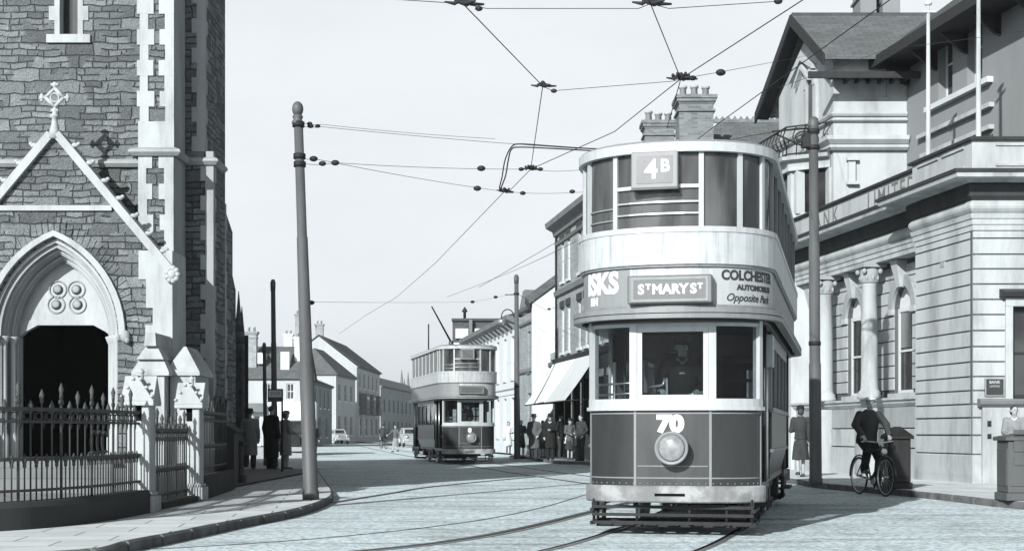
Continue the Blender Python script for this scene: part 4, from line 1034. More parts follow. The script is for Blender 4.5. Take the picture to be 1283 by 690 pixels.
# voussoirs in rubble round the hood: thin radiating stones
vo = MB(); c = arch_curve(1.27, H0 + .06, n=22); c2q = arch_curve(1.48, H0 + .30, n=22)
for i in range(len(c) - 1):
    if i % 1 == 0:
        s1 = random.uniform(.05, .12); a = (c[i][0] * (1 - s1) + c[i + 1][0] * s1, c[i][1] * (1 - s1) + c[i + 1][1] * s1); b = (c[i][0] * s1 + c[i + 1][0] * (1 - s1), c[i][1] * s1 + c[i + 1][1] * (1 - s1))
        cc = (c2q[i][0] * s1 + c2q[i + 1][0] * (1 - s1), c2q[i][1] * s1 + c2q[i + 1][1] * (1 - s1)); dd = (c2q[i][0] * (1 - s1) + c2q[i + 1][0] * s1, c2q[i][1] * (1 - s1) + c2q[i + 1][1] * s1)
        vo.fprism(FP, [(q[0], q[1] + spr) for q in (a, b, cc, dd)], -.02, .012 + .008 * random.random())
vo.build('voussoirs', 'rubble', pw_)
# porch corner: stepped white stones, then the two gableted buttresses in front
cr = MB()
x1 = FP.o[0] + PW
for k, (za, zb_, wq) in enumerate([(3.85, 4.35, .58), (3.35, 3.85, .45), (3.05, 3.35, .33), (2.75, 3.05, .46), (2.45, 2.75, .33), (.12, 2.45, .50)]):
    cr.box(x1 - wq, x1 + .01 + .001 * k, ZP - .022 - .002 * k, ZP + 1.0, za, zb_ if k else zb_)
cr.build('corner_quoins', 'ashlar', pw_)
def gablet(xc, yc, wd, dp, z0, z1, zp, nm='gableted_buttress', steps=True):
    g = MB(); g.box(xc - wd * .36, xc + wd * .36, yc + .05, yc + dp, z0, z1)
    g.box(xc - wd * .5, xc + wd * .5, yc + .0, yc + dp, z1, z1 + .06)
    zz = z1 + .06; zm = zz + (zp - zz) * .38
    def fr(a, b, za, zb2, y0=yc, y1=yc + dp):
        g.add([(xc - a, y0, za), (xc + a, y0, za), (xc + a, y1, za), (xc - a, y1, za), (xc - b, y0 + (a - b) * .8, zb2), (xc + b, y0 + (a - b) * .8, zb2), (xc + b, y1, zb2), (xc - b, y1, zb2)], [(0, 1, 2, 3), (4, 5, 6, 7), (0, 1, 5, 4), (1, 2, 6, 5), (2, 3, 7, 6), (3, 0, 4, 7)])
    if steps:
        fr(wd * .5, wd * .32, zz, zm); fr(wd * .36, wd * .15, zm, zp - .12); fr(wd * .16, wd * .13, zp - .12, zp + .1)
    else: fr(wd * .5, .02, zz, zp)
    g.build(nm, 'ashlar', CH)
yg = 23.7
gablet(gx(188, yg), yg, 47 / 75.2, 1.1, .12, hh(470, yg), hh(424, yg))
gablet(gx(228, yg + .3), yg + .3, 44 / 74.2, 1.1, .12, hh(470, yg + .3), hh(433, yg + .3), steps=False)
# low dark chapel with pinnacles further back along the same side
PN = thing('chapel', 'dark distant stone chapel front with thin pinnacles beyond the church tower', 'chapel', (gx(285, 46), 46, .1))
c = MB(); c.box(gx(262, 46), gx(299, 46), 46, 46.7, .1, hh(430, 46)).box(gx(290, 46), gx(304, 46), 45.8, 46.2, .1, hh(452, 46)); c.build('wall', 'rubble_far', PN)
for px, py in ((292, 362), (297, 388), (302, 366), (306, 385)):
    x = gx(px, 46); MB().lathe([(.12, .1), (.12, hh(py + 42, 46)), (.16, hh(py + 40, 46)), (.10, hh(py + 38, 46)), (.01, hh(py, 46))], (x, 45.6, 0), 6).build('pinnacle', 'rubble_far', PN)
MB().tube([(gx(309, 45), 45, .1), (gx(309, 45), 45, hh(420, 45))], .06, 6).build('downpipe', 'iron', PN)

# ------------------------------------------------------------ churchyard railings, piers, gate
fp = smooth_path([(-8.5, 14.0), (-6.9, 14.35), (-5.6, 15.3), (-5.05, 16.7), (-4.92, 18.75)], 12)
DW = thing('dwarf_wall', 'low curved dark stone kerb wall carrying the church railings', 'wall', (-5.4, 15.9, .12))
MB().sweep(fp, [(-.17, .10), (.17, .10), (.17, .36), (.13, .42), (-.13, .42), (-.17, .36)]).build('wall', 'dark_shade_stone', DW)
tall_b = tall_s = None
def railing(label, path, z0, cat='railing', step=.09, nm='iron_railing', grp='church railings', base=None):
    global tall_b, tall_s
    c0 = path[len(path) // 2]; T = thing(nm, label, cat, (c0[0], c0[1], z0), group=grp)
    r = MB()
    for z, hh2 in ((z0 + .10, .03), (z0 + .44, .04), (z0 + .99, .045)): r.sweep(path, [(-.02, z), (.02, z), (.02, z + hh2), (-.02, z + hh2)])
    r.sweep(path, [(-.012, z0 + .86), (.012, z0 + .86), (.012, z0 + .89), (-.012, z0 + .89)])
    r.build('rails', 'fence_iron', T)
    pts = along(path, step)
    def picket(h, r_):
        return MB().lathe([(r_, 0), (r_, h - .16), (.022, h - .14), (.018, h - .12), (.03, h - .07), (.004, h)], (0, 0, 0), 8)
    t0 = None
    for i, (x, y, a) in enumerate(pts):
        k = 'long' if i % 2 else 'short'
        if i % 8 == 0: h, rr = 1.32, .016
        elif i % 4 == 0: h, rr = 1.24, .010
        elif i % 2 == 0: h, rr = 1.12, .010
        else: h, rr = .52, .009
        key = (round(h, 2))
        if key not in PK:
            m_ = picket(h, rr)
            if i % 8 == 0:
                m_.ell((0, 0, 1.10), (.05, .02, .04), 8, 6).ell((0, 0, 1.16), (.035, .015, .03), 8, 6)
            o = m_.build('picket', 'fence_iron', None, False); PK[key] = o.data; bpy.data.objects.remove(o)
        o = bpy.data.objects.new('picket', PK[key]); COL.objects.link(o); o.parent = T
        lp = MW[T.name].inverted() @ Vector((x, y, z0)); o.location = lp; o.rotation_euler = (0, 0, a)
    # scroll work between the two top rails
    s_ = MB()
    for i, (x, y, a) in enumerate(along(path, step * 2)):
        ux, uy = math.cos(a), math.sin(a)
        s_.tube([(x - ux * .05 + ux * .055 * math.cos(q), y - uy * .05 + uy * .055 * math.cos(q), z0 + .94 + .04 * math.sin(q)) for q in [2 * PI * k / 10 for k in range(11)]], .008, 5)
        s_.tube([(x + ux * .06, y + uy * .06, z0 + .98), (x + ux * .03, y + uy * .03, z0 + .80), (x + ux * .09, y + uy * .09, z0 + .98)], .007, 5)
    s_.build('scrollwork', 'fence_iron', T)
    return T
PK = {}
RL = railing('long curved iron railing with spear heads on the low dark wall', fp[6:], .42)
# monogram panel in the railing
mg = MB(); a = fp[-12]; b = fp[-8]
Fm = Frame(a, (b[0] - a[0], b[1] - a[1]))
for q0, cx_, cz3, rx, rz_ in ((0, .12, .76, .10, .13), (1, .30, .76, .09, .13), (2, .46, .76, .09, .12)):
    mg.tube([Fm.p(cx_ + rx * math.cos(q), .03, cz3 + .3 + rz_ * math.sin(q)) for q in [.6 + 4.6 * k / 14 for k in range(15)]], .016, 6)
mg.tube([Fm.p(-.02, .03, .94), Fm.p(.56, .03, .94)], .012, 6); mg.build('monogram', 'fence_iron', RL)
def pier(px, py, hgt, label):
    x, z = G(px, py, .12); T = thing('gate_pier', label, 'gate pier', (x, z, .12), group='pale gabled gate piers of the churchyard')
    b = MB(); s2 = .155
    b.box(-s2, s2, -s2, s2, .0, hgt - .38).box(-s2 - .06, s2 + .06, -s2 - .06, s2 + .06, 0, .22).box(-s2 - .03, s2 + .03, -s2 - .03, s2 + .03, .22, .27)
    b.build('shaft', 'ashlar', T, False, bevel=.012)
    c = MB(); o = s2 + .06
    c.box(-o, o, -o, o, hgt - .42, hgt - .36)
    for ax in range(2):
        pr = [(-o, hgt - .36), (o, hgt - .36), (0, hgt - .02)]
        c.fprism(Frame((0, 0), (1, 0) if ax == 0 else (0, 1)), pr, -o + .002 * ax, o - .002 * ax)
    c.lathe([(.05, 0), (.03, .05), (.05, .08), (.01, .13)], (0, 0, hgt - .05), 8)
    cp_ = c.build('gabled_cap', 'ashlar', T, False, bevel=.008)
    k = MB()
    for sx in (-1, 1):
        for i in range(3): f = i / 3 + .1; MB().ell((sx * o * (1 - f), -o, hgt - .36 + .34 * f + .03), (.03, .03, .025), 8, 6).build('crocket', 'ashlar', cp_, False)
    r = MB(); r.box(-.045, .045, -s2 - .006, -s2 + .02, hgt - .62, hgt - .44).lathe([(.045, -.006), (.045, .02)], (0, -s2, hgt - .44), 12, 'Y'); r.build('niche', 'void', T, False)
    return T, x, z
P1, x1_, y1_ = pier(177, 641, 1.83, 'pale gabled stone pier where the long curved railing ends, left side of the gate')
P2, x2_, y2_ = pier(240, 627, 1.85, 'pale gabled stone pier on the far side of the iron gate')
railing('narrow iron gate hung between two pale gabled piers', [(x1_ + .03, y1_ + .17), (x2_ - .03, y2_ - .17)], .20, 'gate', .08, 'iron_gate')
gs = thing('gate_step', 'low dark stone step under the iron gate', 'step', (-4.95, 20.6, .12)); MB().box(min(x1_, x2_) - .10, max(x1_, x2_) + .12, y1_ + .16, y2_ - .16, .11, .21).build('slab', 'dark_shade_stone', gs)
xq, yq = gx(262, 24.6), 24.6
railing('short shaded iron railing beyond the second gate pier', [(x2_ + .02, y2_ + .2), (gx(283, 26.2), 26.2)], .5, 'railing', .1)
w2 = thing('dwarf_wall', 'low dark stone wall under the short railing beyond the gate', 'wall', (xq, yq, .12)); MB().sweep([(x2_ + .02, y2_ + .2), (gx(283, 26.2), 26.2)], [(-.14, .11), (.14, .11), (.14, .50), (-.14, .50)]).build('wall', 'dark_shade_stone', w2)
# weathered low piers beyond
for px, py, hpx, lab, wd in ((281, 607, 62, 'rough shaded stone post with a rounded cap beyond the gate', .17), (296, 607, 58, 'dark square stone post beside the pavement, right of the rounded one', .13)):
    x, z = G(px, py, .12); T = thing('stone_post', lab, 'stone post', (x, z, .12), group='shaded posts beside the church pavement'); H = hpx * z / F_PX
    m_ = MB(); m_.box(-wd, wd, -wd, wd, 0, H * .86).box(-wd - .05, wd + .05, -wd - .05, wd + .05, 0, .2); m_.build('shaft', 'dark_shade_stone' if wd < .15 else 'ashlar_dark', T, False, bevel=.02)
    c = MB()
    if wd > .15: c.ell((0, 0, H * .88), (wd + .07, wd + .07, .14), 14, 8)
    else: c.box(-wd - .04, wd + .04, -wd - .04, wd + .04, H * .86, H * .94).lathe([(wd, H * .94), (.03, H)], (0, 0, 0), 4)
    c.build('cap', 'ashlar_dark' if wd > .15 else 'dark_shade_stone', T, False)
WL = thing('boundary_wall', 'dark stone boundary wall running back beside the church pavement', 'wall', (-5.6, 29, .12))
MB().sweep([(gx(283, 26.4), 26.4), (gx(293, 30), 30), (gx(298, 38), 38), (gx(301, 52), 52)], [(-.15, .11), (.15, .11), (.15, 1.15), (.2, 1.2), (0, 1.32), (-.2, 1.2), (-.15, 1.15)]).build('wall', 'dark_shade_stone', WL)
# ------------------------------------------------------------ bank
BC = (9.6, 29.6)
F1 = Frame(BC, (.158, -.987))     # long facade: t runs towards the corner (t = 0), negative further up the street
F2 = Frame(BC, (1, 0))            # short facade facing the camera
BK_ = thing('bank_building', 'pale single storey bank with grooved stone courses, arched windows and a heavy cornice', 'bank', (BC[0], BC[1], .12))
def hb(py): return hh(py, 29.6)
R_ = -.34; RW = -.72; TE = -13.2; TP = -2.75; TR = 8.0
def P2_(F, t, d): q = F.p(t, d, 0); return (q[0], q[1])
path = [P2_(F1, TE, R_), P2_(F1, TP, R_), P2_(F1, TP, 0), BC, P2_(F2, TR, 0)]
# travelling towards the corner then right: outward side is the right-hand side
def SW(prof, name, m, par=BK_, pth=None): return MB().sweep(pth or path, prof).build(name, m, par)
z_par, z_pb, z_cb, z_fr, z_ar = hb(172), hb(217), hb(232), hb(250), hb(268)
SW([(-.3, z_pb), (.05, z_pb), (.05, z_par - .08), (-.3, z_par - .08)], 'parapet', 'stucco')
SW([(-.36, z_par - .08), (.12, z_par - .08), (.14, z_par - .03), (.10, z_par), (-.36, z_par)], 'coping', 'dark_shade_stone')
for t0, t1 in ((-2.5, -1.5), (-1.3, -.3), (.45, 1.6)):
    F = F1 if t1 <= 0 else F2
    pn = MB(); 
    for a, b, c, d in ((t0, t1, z_pb + .14, z_pb + .19), (t0, t1, z_pb + .56, z_pb + .61)): pn.fbox(F, a, b, .04, .085, c, d)
    pn.build('parapet_panel', 'bank_stone', BK_)
CO = .62
SW([(-.1, z_cb + .03), (.16, z_cb + .03), (.24, z_cb + .08), (CO - .10, z_cb + .09), (CO - .05, z_cb + .05), (CO, z_cb + .07), (CO + .02, z_pb - .09), (-.1, z_pb - .08)], 'cornice', 'bank_stone')
SW([(-.1, z_pb - .078), (CO + .05, z_pb - .088), (CO + .07, z_pb - .02), (-.1, z_pb + .03)], 'cornice_lip', 'dark_shade_stone')
SW([(-.1, z_fr - .02), (.06, z_fr - .02), (.14, z_fr + .06), (.16, z_cb), (-.1, z_cb)], 'bed_mould', 'dark_shade_stone')  # shadow under the cornice painted in as near-black colour
pr = [(-.1, z_ar)] + [(.02 + .10 * math.sin(PI * k / 6), z_ar + (z_fr - z_ar) * k / 6) for k in range(7)] + [(-.1, z_fr)]
SW(pr, 'frieze', 'bank_stone')
SW([(-.5, z_ar - .34), (.02, z_ar - .34), (.02, z_ar - .22), (.045, z_ar - .22), (.045, z_ar - .10), (.07, z_ar - .10), (.09, z_ar), (-.5, z_ar)], 'architrave', 'bank_stone')
ztop = z_ar - .34
# grooved courses on the pavilion and short facade, with a window opening
zled = hb(506)
ys = [298.5, 318.5, 336.8, 355.8, 375, 394, 414, 434, 453, 471.5, 489, 506]
zc_l = [ztop] + [hb(y) for y in ys[0:] if hb(y) < ztop - .1]
backing = MB(); wx0, wx1, wz0, wz1 = .80, 2.1, hb(500), hb(383)
backing.sweep([P2_(F1, TP, -.03), P2_(F1, 0, -.03)], [(-.5, .1), (0, .1), (0, ztop), (-.5, ztop)])
wall_open(backing, F2, -.02, TR, .1, ztop, -.5, -.03, [(wx0, wx1, wz0, wz1), (3.6, 4.9, wz0, wz1)]); backing.build('wall_core', 'groove_dark', BK_)  # darker core paints shade into the grooves between courses
cs = MB(); GAP = .015
def course(z0, z1, d=0.0):
    a, b = z0 + GAP, z1 - GAP
    cs.sweep([P2_(F1, TP, d), P2_(F1, 0, d) if d == 0 else P2_(F1, 0, d)], [(-.3, a), (0, a), (0, b), (-.3, b)])
    segs = [(0.0, TR)]
    for o in ((wx0 - .13, wx1 + .13), (3.47, 5.03)):
        if z0 < wz1 + .02 and z1 > wz0: segs = [s2 for s in segs for s2 in ((s[0], o[0]), (o[1], s[1])) if s2[1] > s2[0] and not (s[1] <= o[0] or s[0] >= o[1])] or segs
    return segs, a, b
for z1, z0 in zip(zc_l, zc_l[1:]):
    a, b = z0 + GAP, z1 - GAP
    cuts = [0.0]; 
    if z0 < wz1 and z1 > wz0 + .02: rng = [(0.0, wx0 - .10), (wx1 + .10, 3.5), (5.0, TR)]
    else: rng = [(0.0, TR)]
    pth = [P2_(F1, TP, 0), BC, P2_(F2, rng[0][1], 0)]
    cs.sweep(pth, [(-.2, a), (-.008, a), (0, a + .008), (0, b - .008), (-.008, b), (-.2, b)])
    for r in rng[1:]: cs.fbox(F2, r[0], r[1], -.2, 0, a, b)
cs.build('stone_courses', 'bank_stone', BK_)
for a, b in ((wx0, wx1), (3.6, 4.9)):
    wd = window(BK_, F2, a, b, wz0, wz1, -.22, 'dark_wood', 'window_dark', (1, 0), .10, sill=False)
    f = MB(); f.fbox(F2, a - .14, a + .01, -.2, .05, wz0, wz1).fbox(F2, b - .01, b + .14, -.2, .05, wz0, wz1).fbox(F2, a - .14, b + .14, -.2, .06, wz1 - .01, wz1 + .16); f.build('surround', 'bank_stone', wd)
    h = MB(); h.tprism(F2, [(-.1, wz1 + .16), (.18, wz1 + .18), (.26, wz1 + .27), (.24, wz1 + .33), (-.1, wz1 + .36)], a - .26, b + .26); h.build('hood', 'dark_shade_stone', wd)
# lower stage: ledge, plinth courses
lw = MB()
low = [P2_(F1, TP, .0), BC, P2_(F2, TR, 0)]
zl2 = [zled, hb(523), hb(545), hb(569)]
for z1, z0 in zip(zl2, zl2[1:]):
    lw.sweep(low, [(-.2, z0 + GAP), (.0, z0 + GAP), (.01, z0 + GAP + .01), (.01, z1 - GAP), (-.2, z1 - GAP)])
lw.sweep(low, [(-.2, .115), (.035, .115), (.035, zl2[-1] - .03), (.0, zl2[-1] - .006), (-.2, zl2[-1] - .006)])
lw.build('plinth', 'bank_stone', BK_)
pj = MB(); pj.fbox(F2, .16, TR, -.05, .10, .115, zled - .02); pj.build('projecting_plinth', 'bank_stone', BK_)
pr = [(-.1, zled - .06), (.12, zled - .06), (.20, zled + .0), (.22, zled + .06), (.18, zled + .10), (-.1, zled + .12)]
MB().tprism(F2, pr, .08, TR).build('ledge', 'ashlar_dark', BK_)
gr = MB(); gr.fbox(F2, .26, .34, .09, .11, 1.30, 1.42).fbox(F2, .26, .34, .09, .115, 1.05, 1.15); gr.build('bell_pull', 'iron', BK_)
MB().fbox(F1, -1.5, -1.3, -.02, .012, hb(325), hb(318)).build('keyhole_plate', 'bank_stone_grey', BK_)
# name plate
np_ = MB(); np_.fbox(F2, .235, .635, -.01, .035, hb(496), hb(473.5)); pl_ = np_.build('name_plate', 'tram_dark', BK_)
fr_ = MB(); a0, a1, b0, b1 = .235, .635, hb(496), hb(473.5)
for q in ((a0, a1, b0, b0 + .02), (a0, a1, b1 - .02, b1), (a0, a0 + .02, b0 + .02, b1 - .02), (a1 - .02, a1, b0 + .02, b1 - .02)): fr_.fbox(F2, q[0], q[1], .03, .045, q[2], q[3])
fr_.build('plate_frame', 'bank_stone_grey', pl_)
for i, (tx, sz) in enumerate((('BARCLAYS', 0),) * 0 + ()): pass
text_on(pl_, F2, .435, b1 - .085, .036, 'BANK', .085, 'ad_pale', bold=.002); text_on(pl_, F2, .435, b1 - .17, .036, 'LIMITED', .06, 'ad_pale')
# recessed bays with arched windows
wins = [(-5.0, 1.06), (-7.95, 1.06), (-10.9, 1.06)]; zsl, zsp = 2.12, 4.22; AH = .55
bays = MB(); FR = Frame(P2_(F1, 0, RW), F1.a)
ops = [(c - w_ / 2, c + w_ / 2, zsl, ztop - .55) for c, w_ in wins]
core = MB(); wall_open(core, FR, TE, TP, .1, ztop, -.55, -.03, ops)
for c, w_ in wins: arch_fill(core, FR, c, w_ / 2, zsp, AH, ztop - .549, -.55, -.03, False)
core.build('wall_core', 'groove_dark', BK_)  # same darkened core, groove shade put into its colour
cz = [ztop - .02 - .002] + [ztop - .02 - .315 * k for k in range(1, 12)]
rs = MB(); ch = .305; z = zsl + .10
while z < ztop - .2:
    z1 = min(z + ch, ztop)
    edges = [TE] + [e for c, w_ in reversed(wins) for e in (c - w_ / 2, c + w_ / 2)] + [TP]
    for a, b in zip(edges[0::2], edges[1::2]):
        if z < zsp: rs.fbox(FR, a, b, -.04, 0, z + GAP, z1 - GAP)
        else:
            def cut(zq): q = (zq - zsp) / AH; return 0 if q >= 1 else math.sqrt(1 - q * q)
            k = cut(z + GAP); la = (w_ / 2) * (1 - k) + .26 * 0; 
            rs.fbox(FR, a - (la if a != TE else 0), b + (la if b != TP else 0), -.04, 0, z + GAP, z1 - GAP)
    z = z1
rs.build('stone_courses', 'bank_stone', BK_)
for c, w_ in wins:
    ar = MB(); arch_ring(ar, FR, c, zsp, w_ / 2 - .0, AH, w_ / 2 + .24, AH + .26, -.2, .05, False)
    am = ar.build('arch_moulding', 'bank_stone_grey', BK_)
    ks = MB(); ks.add([FR.p(c + x, d, zz) for x, d, zz in ((-.14, -.1, zsp + AH - .05), (.14, -.1, zsp + AH - .05), (.10, .12, zsp + AH - .05), (-.10, .12, zsp + AH - .05), (-.2, -.1, ztop - .02), (.2, -.1, ztop - .02), (.18, .26, ztop - .02), (-.18, .26, ztop - .02))], [(0, 1, 2, 3), (4, 5, 6, 7), (0, 1, 5, 4), (1, 2, 6, 5), (2, 3, 7, 6), (3, 0, 4, 7)]); ks.build('keystone', 'bank_stone', BK_)
    for s in (-1, 1): MB().fbox(FR, c + s * (w_ / 2 + .12) - .13, c + s * (w_ / 2 + .12) + .13, -.03, .07, zsp - .14, zsp).build('impost', 'bank_stone', BK_)
    wd = window(BK_, FR, c - w_ / 2, c + w_ / 2, zsl + .02, zsp, -.17, 'white_paint', 'window_dark', (1, 0), .08, sill=False)
    bl = MB(); cc = arch_curve(w_ / 2, AH, False)
    bl.fprism(FR, [(c + x, zsp + y) for x, y in cc], -.18, -.16); bl.build('fanlight', 'blind', wd)
    MB().fbox(FR, c - w_ / 2 + .08, c + w_ / 2 - .08, -.158, -.150, zsl + 1.15, zsp - .02).build('roller_blind', 'bank_stone_grey', wd)
    sl = MB(); sl.fbox(FR, c - w_ / 2 - .1, c + w_ / 2 + .1, -.4, .12, zsl - .10, zsl + .018); sl.build('sill', 'bank_stone', wd)
# sill band, dado
fb2 = [P2_(F1, TE, R_), P2_(F1, TP + .01, R_)]
SW([(-.5, 1.80), (.03, 1.80), (.10, 1.88), (.10, 1.93), (.16, 1.96), (.16, 2.015), (-.5, 2.015)], 'sill_band', 'bank_stone', pth=fb2)
SW([(-.1, 1.30), (.015, 1.30), (.015, 1.795), (-.1, 1.795)], 'dado', 'bank_stone_grey', pth=fb2)
SW([(-.1, .83), (.03, .83), (.03, 1.27), (-.1, 1.27)], 'dado_course', 'bank_stone', pth=fb2)
SW([(-.1, .115), (.06, .115), (.06, .79), (.03, .80), (-.1, .80)], 'plinth', 'bank_stone', pth=fb2)
# engaged columns
for t in (-5.95, -8.9, -11.85):
    c = FR.p(t, .45, 0); cl = MB(); r = .205
    cl.lathe([(.30, 2.02), (.30, 2.10), (.27, 2.12), (.28, 2.19), (.23, 2.23), (.215, 2.28), (r, 2.6), (r, 3.6), (r * .88, ztop - .52), (r * .95, ztop - .50)], (c[0], c[1], 0), 24); co = cl.build('column', 'bank_stone', BK_)
    cp = MB(); cp.lathe([(.19, ztop - .5), (.24, ztop - .46), (.22, ztop - .36), (.24, ztop - .3), (.22, ztop - .12)], (c[0], c[1], 0), 20)
    cp.fbox(FR, t - .27, t + .27, .1, .72, ztop - .10, ztop - .005)
    for sx in (-1, 1):
        for dd in (.67, .25):
            q = FR.p(t + sx * .21, dd, ztop - .20); cp.ell(q, (.06, .06, .07), 10, 8)
    for k in range(9): a = 2 * PI * k / 9; cp.ell((c[0] + .22 * math.cos(a), c[1] + .22 * math.sin(a), ztop - .36), (.045, .045, .08), 6, 6)
    cp.build('capital', 'bank_stone_grey', co)
    MB().fbox(FR, t - .33, t + .33, .30, .70, .115, 1.79).build('pedestal', 'bank_stone', co)
# letters on the long parapet, worn
for body, t, sz in (('BANK', -9.1, .62), ('LIMITED', -4.75, .62)):
    text_on(BK_, Frame(P2_(F1, 0, R_), F1.a), t, (z_pb + z_par) / 2 - .02, .052, body, sz, 'faint_letter', 'parapet_lettering', bold=.006, space=1.5 if body == 'BANK' else 1.28, xscale=1.0)
rf = MB(); rf.slab([P2_(F1, TE, -.6), P2_(F1, 0, -.3), P2_(F2, TR, -.3), (BC[0] + TR, 45), (8.0, 45)], z_pb - .3, z_pb - .1); rf.build('flat_roof', 'slate', BK_)
bb = MB(); bb.fbox(F1, TE, TP, -1.6, -.9, .1, z_pb - .31).fbox(F1, TE, TE + .4, -8, -.9, .1, z_pb - .31); bb.build('back_wall', 'void', BK_)
# flagpoles on the bank roof
for px, py0, z, lab in ((1163, 8, 33.5, 'white flagpole on the bank roof, whole and capped, before the slate roof'), (1226, -40, 31.2, 'white flagpole on the bank roof near the corner, its top cut off')):
    x = gx(px, z); T = thing('flagpole', lab, 'flagpole', (x, z, z_pb - .1), group='white flagpoles on the bank roof'); H = hh(py0, z) - z_pb + .1
    MB().lathe([(.10, 0), (.10, .1), (.065, .15), (.04, H)], (0, 0, 0), 10).build('pole', 'bank_stone', T, False)
    MB().box(-.14, .14, -.05, .05, H - .16, H - .12).lathe([(.03, H), (.09, H + .04), (.09, H + .09), (.02, H + .12)], (0, 0, 0), 12).build('truck', 'white_paint', T, False)

# ------------------------------------------------------------ hotel behind: wing facing us, gabled bay front, grey wing
HT = thing('hotel_building', 'tall pale stucco building with slate gable, deep eaves and balcony rising behind the bank', 'building', (9.5, 40, .12))
HC = (gx(1045, 40), 40.0)
FG = Frame(HC, (.165, -1))         # gable front (t negative away from us)
FS = Frame(HC, (1, 0))             # wing wall facing the camera
def h4(py): return hh(py, 40)
ze = h4(78); XW = gx(1136, 40) - HC[0]
m = MB(); m.fbox(FS, 0, XW + 6, -5.4, 0, .1, ze + .1); m.build('wing_wall', 'stucco', HT)
GL = 4.4; zr = hh(21, 42.2) - .37
m = MB(); m.fprism(FG, [(-GL, .1), (0, .1), (0, ze), (-GL / 2, zr - .35), (-GL, ze)], -3, .02)
m.build('gable_wall', 'stucco', HT)
# roof: two slopes with deep overhang
rf = MB(); ov = .85; oz = .55
def roofslab(sgn):
    ov = .4 if sgn > 0 else .95
    t_e = 0 + ov if sgn > 0 else -GL - ov; t_r = -GL / 2; sl = (zr - ze) / (GL / 2); z_e = ze - ov * sl + .25
    A = [(t_e, z_e), (t_r, zr + .25), (t_r, zr + .37), (t_e, z_e + .12)]
    return A
for s in (1, -1):
    A = roofslab(s); n = len(A)
    vs = []
    for d, in ((1.0,), (-9.5,)):
        for t, z in A:
            q = FG.p(t, d, z); vs.append(q)
    # make ridge run along +x: shift far points horizontally
    near = [FG.p(t, .42, z) for t, z in A]; far = [(p[0] + 7.3, p[1], p[2]) for p in near]
    rf.add(near + far, [(0, 1, 2, 3), (4, 5, 6, 7), (0, 1, 5, 4), (1, 2, 6, 5), (2, 3, 7, 6), (3, 0, 4, 7)])
rf.build('roof', 'slate_pale', HT)
bb = MB()
for s in (1, -1):
    A = roofslab(s); bb.fprism(FG, [(A[0][0], A[0][1] - .18), (A[1][0], A[1][1] - .18), (A[2][0], A[2][1] + .02), (A[3][0], A[3][1] + .02)], -.0 + .425, .49)
bb.build('bargeboard', 'timber', HT)
sf = MB()
for s in (1, -1):
    A = roofslab(s); sf.fprism(FG, [(A[0][0], A[0][1] - .05), (A[1][0], A[1][1] - .05), (A[1][0], A[1][1] - .01), (A[0][0], A[0][1] - .01)], .02, .42)
sf.build('soffit', 'timber', HT)
ft = MB(); ft.fbox(FS, -.9, XW + 1, .80, .88, ze - .66, ze - .48).fbox(FS, -.2, XW + .6, .02, .80, ze - .50, ze - .46)
for i in range(7): ft.fbox(FS, .25 + i * .32, .33 + i * .32, .02, .75, ze - .62, ze - .5)
ft.build('eaves', 'timber', HT)
ri = MB(); ri.box(*sorted((FG.p(-GL / 2, .42, 0)[0], FG.p(-GL / 2, .42, 0)[0] + 7.4)), FG.p(-GL / 2, 0, 0)[1] - .1, FG.p(-GL / 2, 0, 0)[1] + .1, zr + .33, zr + .45); ri.build('ridge', 'slate', HT)
# carved bits in the gable
g = MB(); zt = hh(62, 42.6)
for (tt, zz, w_, h_) in ((-GL / 2, zr - 1.15, .9, .12), (-GL / 2, zr - 1.4, .55, .10)): g.fprism(FG, [(tt - w_, zz - .25), (tt, zz + .2), (tt + w_, zz - .25), (tt + w_, zz - .13), (tt, zz + .34), (tt - w_, zz - .13)], .0, .18)
g.build('carved_pediment', 'stucco', HT)
aw = MB(); c_t, c_z, w_ = -GL / 2 + .6, 11.25, .27
arch_ring(aw, FG, c_t, c_z, w_, .36, w_ + .16, .54, .0, .14, False); aw.fbox(FG, c_t - w_ - .22, c_t - w_, .0, .12, c_z - 1.0, c_z).fbox(FG, c_t + w_, c_t + w_ + .22, .0, .12, c_z - 1.0, c_z)
ay = aw.build('arched_window', 'stucco', HT); MB().fprism(FG, [(c_t + x, c_z + z) for x, z in [(-w_, -1.0)] + arch_curve(w_, .36, False) + [(w_, -1.0)]], .0, .035).build('pane', 'window_dark', ay)
# wing wall panels and string courses
pn = MB(); z0, z1 = h4(123), h4(97); a0, a1 = gx(1073, 40) - HC[0], gx(1111, 40) - HC[0]
for q in ((a0, a1, z0 - .05, z0), (a0, a1, z1, z1 + .05), (a0 - .05, a0, z0 - .05, z1 + .05), (a1, a1 + .05, z0 - .05, z1 + .05)): pn.fbox(FS, q[0], q[1], -.01, .06, q[2], q[3])
pn.fbox(FS, a0 + .02, a1 - .02, -.01, .02, z0 + .02, z1 - .02)
pn.build('wall_panel', 'stucco', HT)
def SB(profd, z0, z1, name='string_course', mm='stucco', t0=-.0, t1=None):
    MB().sweep([P2_(FG, -GL, 0), HC, P2_(FS, t1 if t1 else XW, 0)], [(-.1, z0), (profd * .6, z0), (profd, (z0 + z1) / 2), (profd, z1), (-.1, z1 + .03)]).build(name, mm, HT)
SB(.10, h4(146), h4(141)); SB(.30, h4(182), h4(172), 'cornice'); SB(.20, h4(189), h4(183), 'cornice_bed'); SB(.12, h4(153), h4(150))
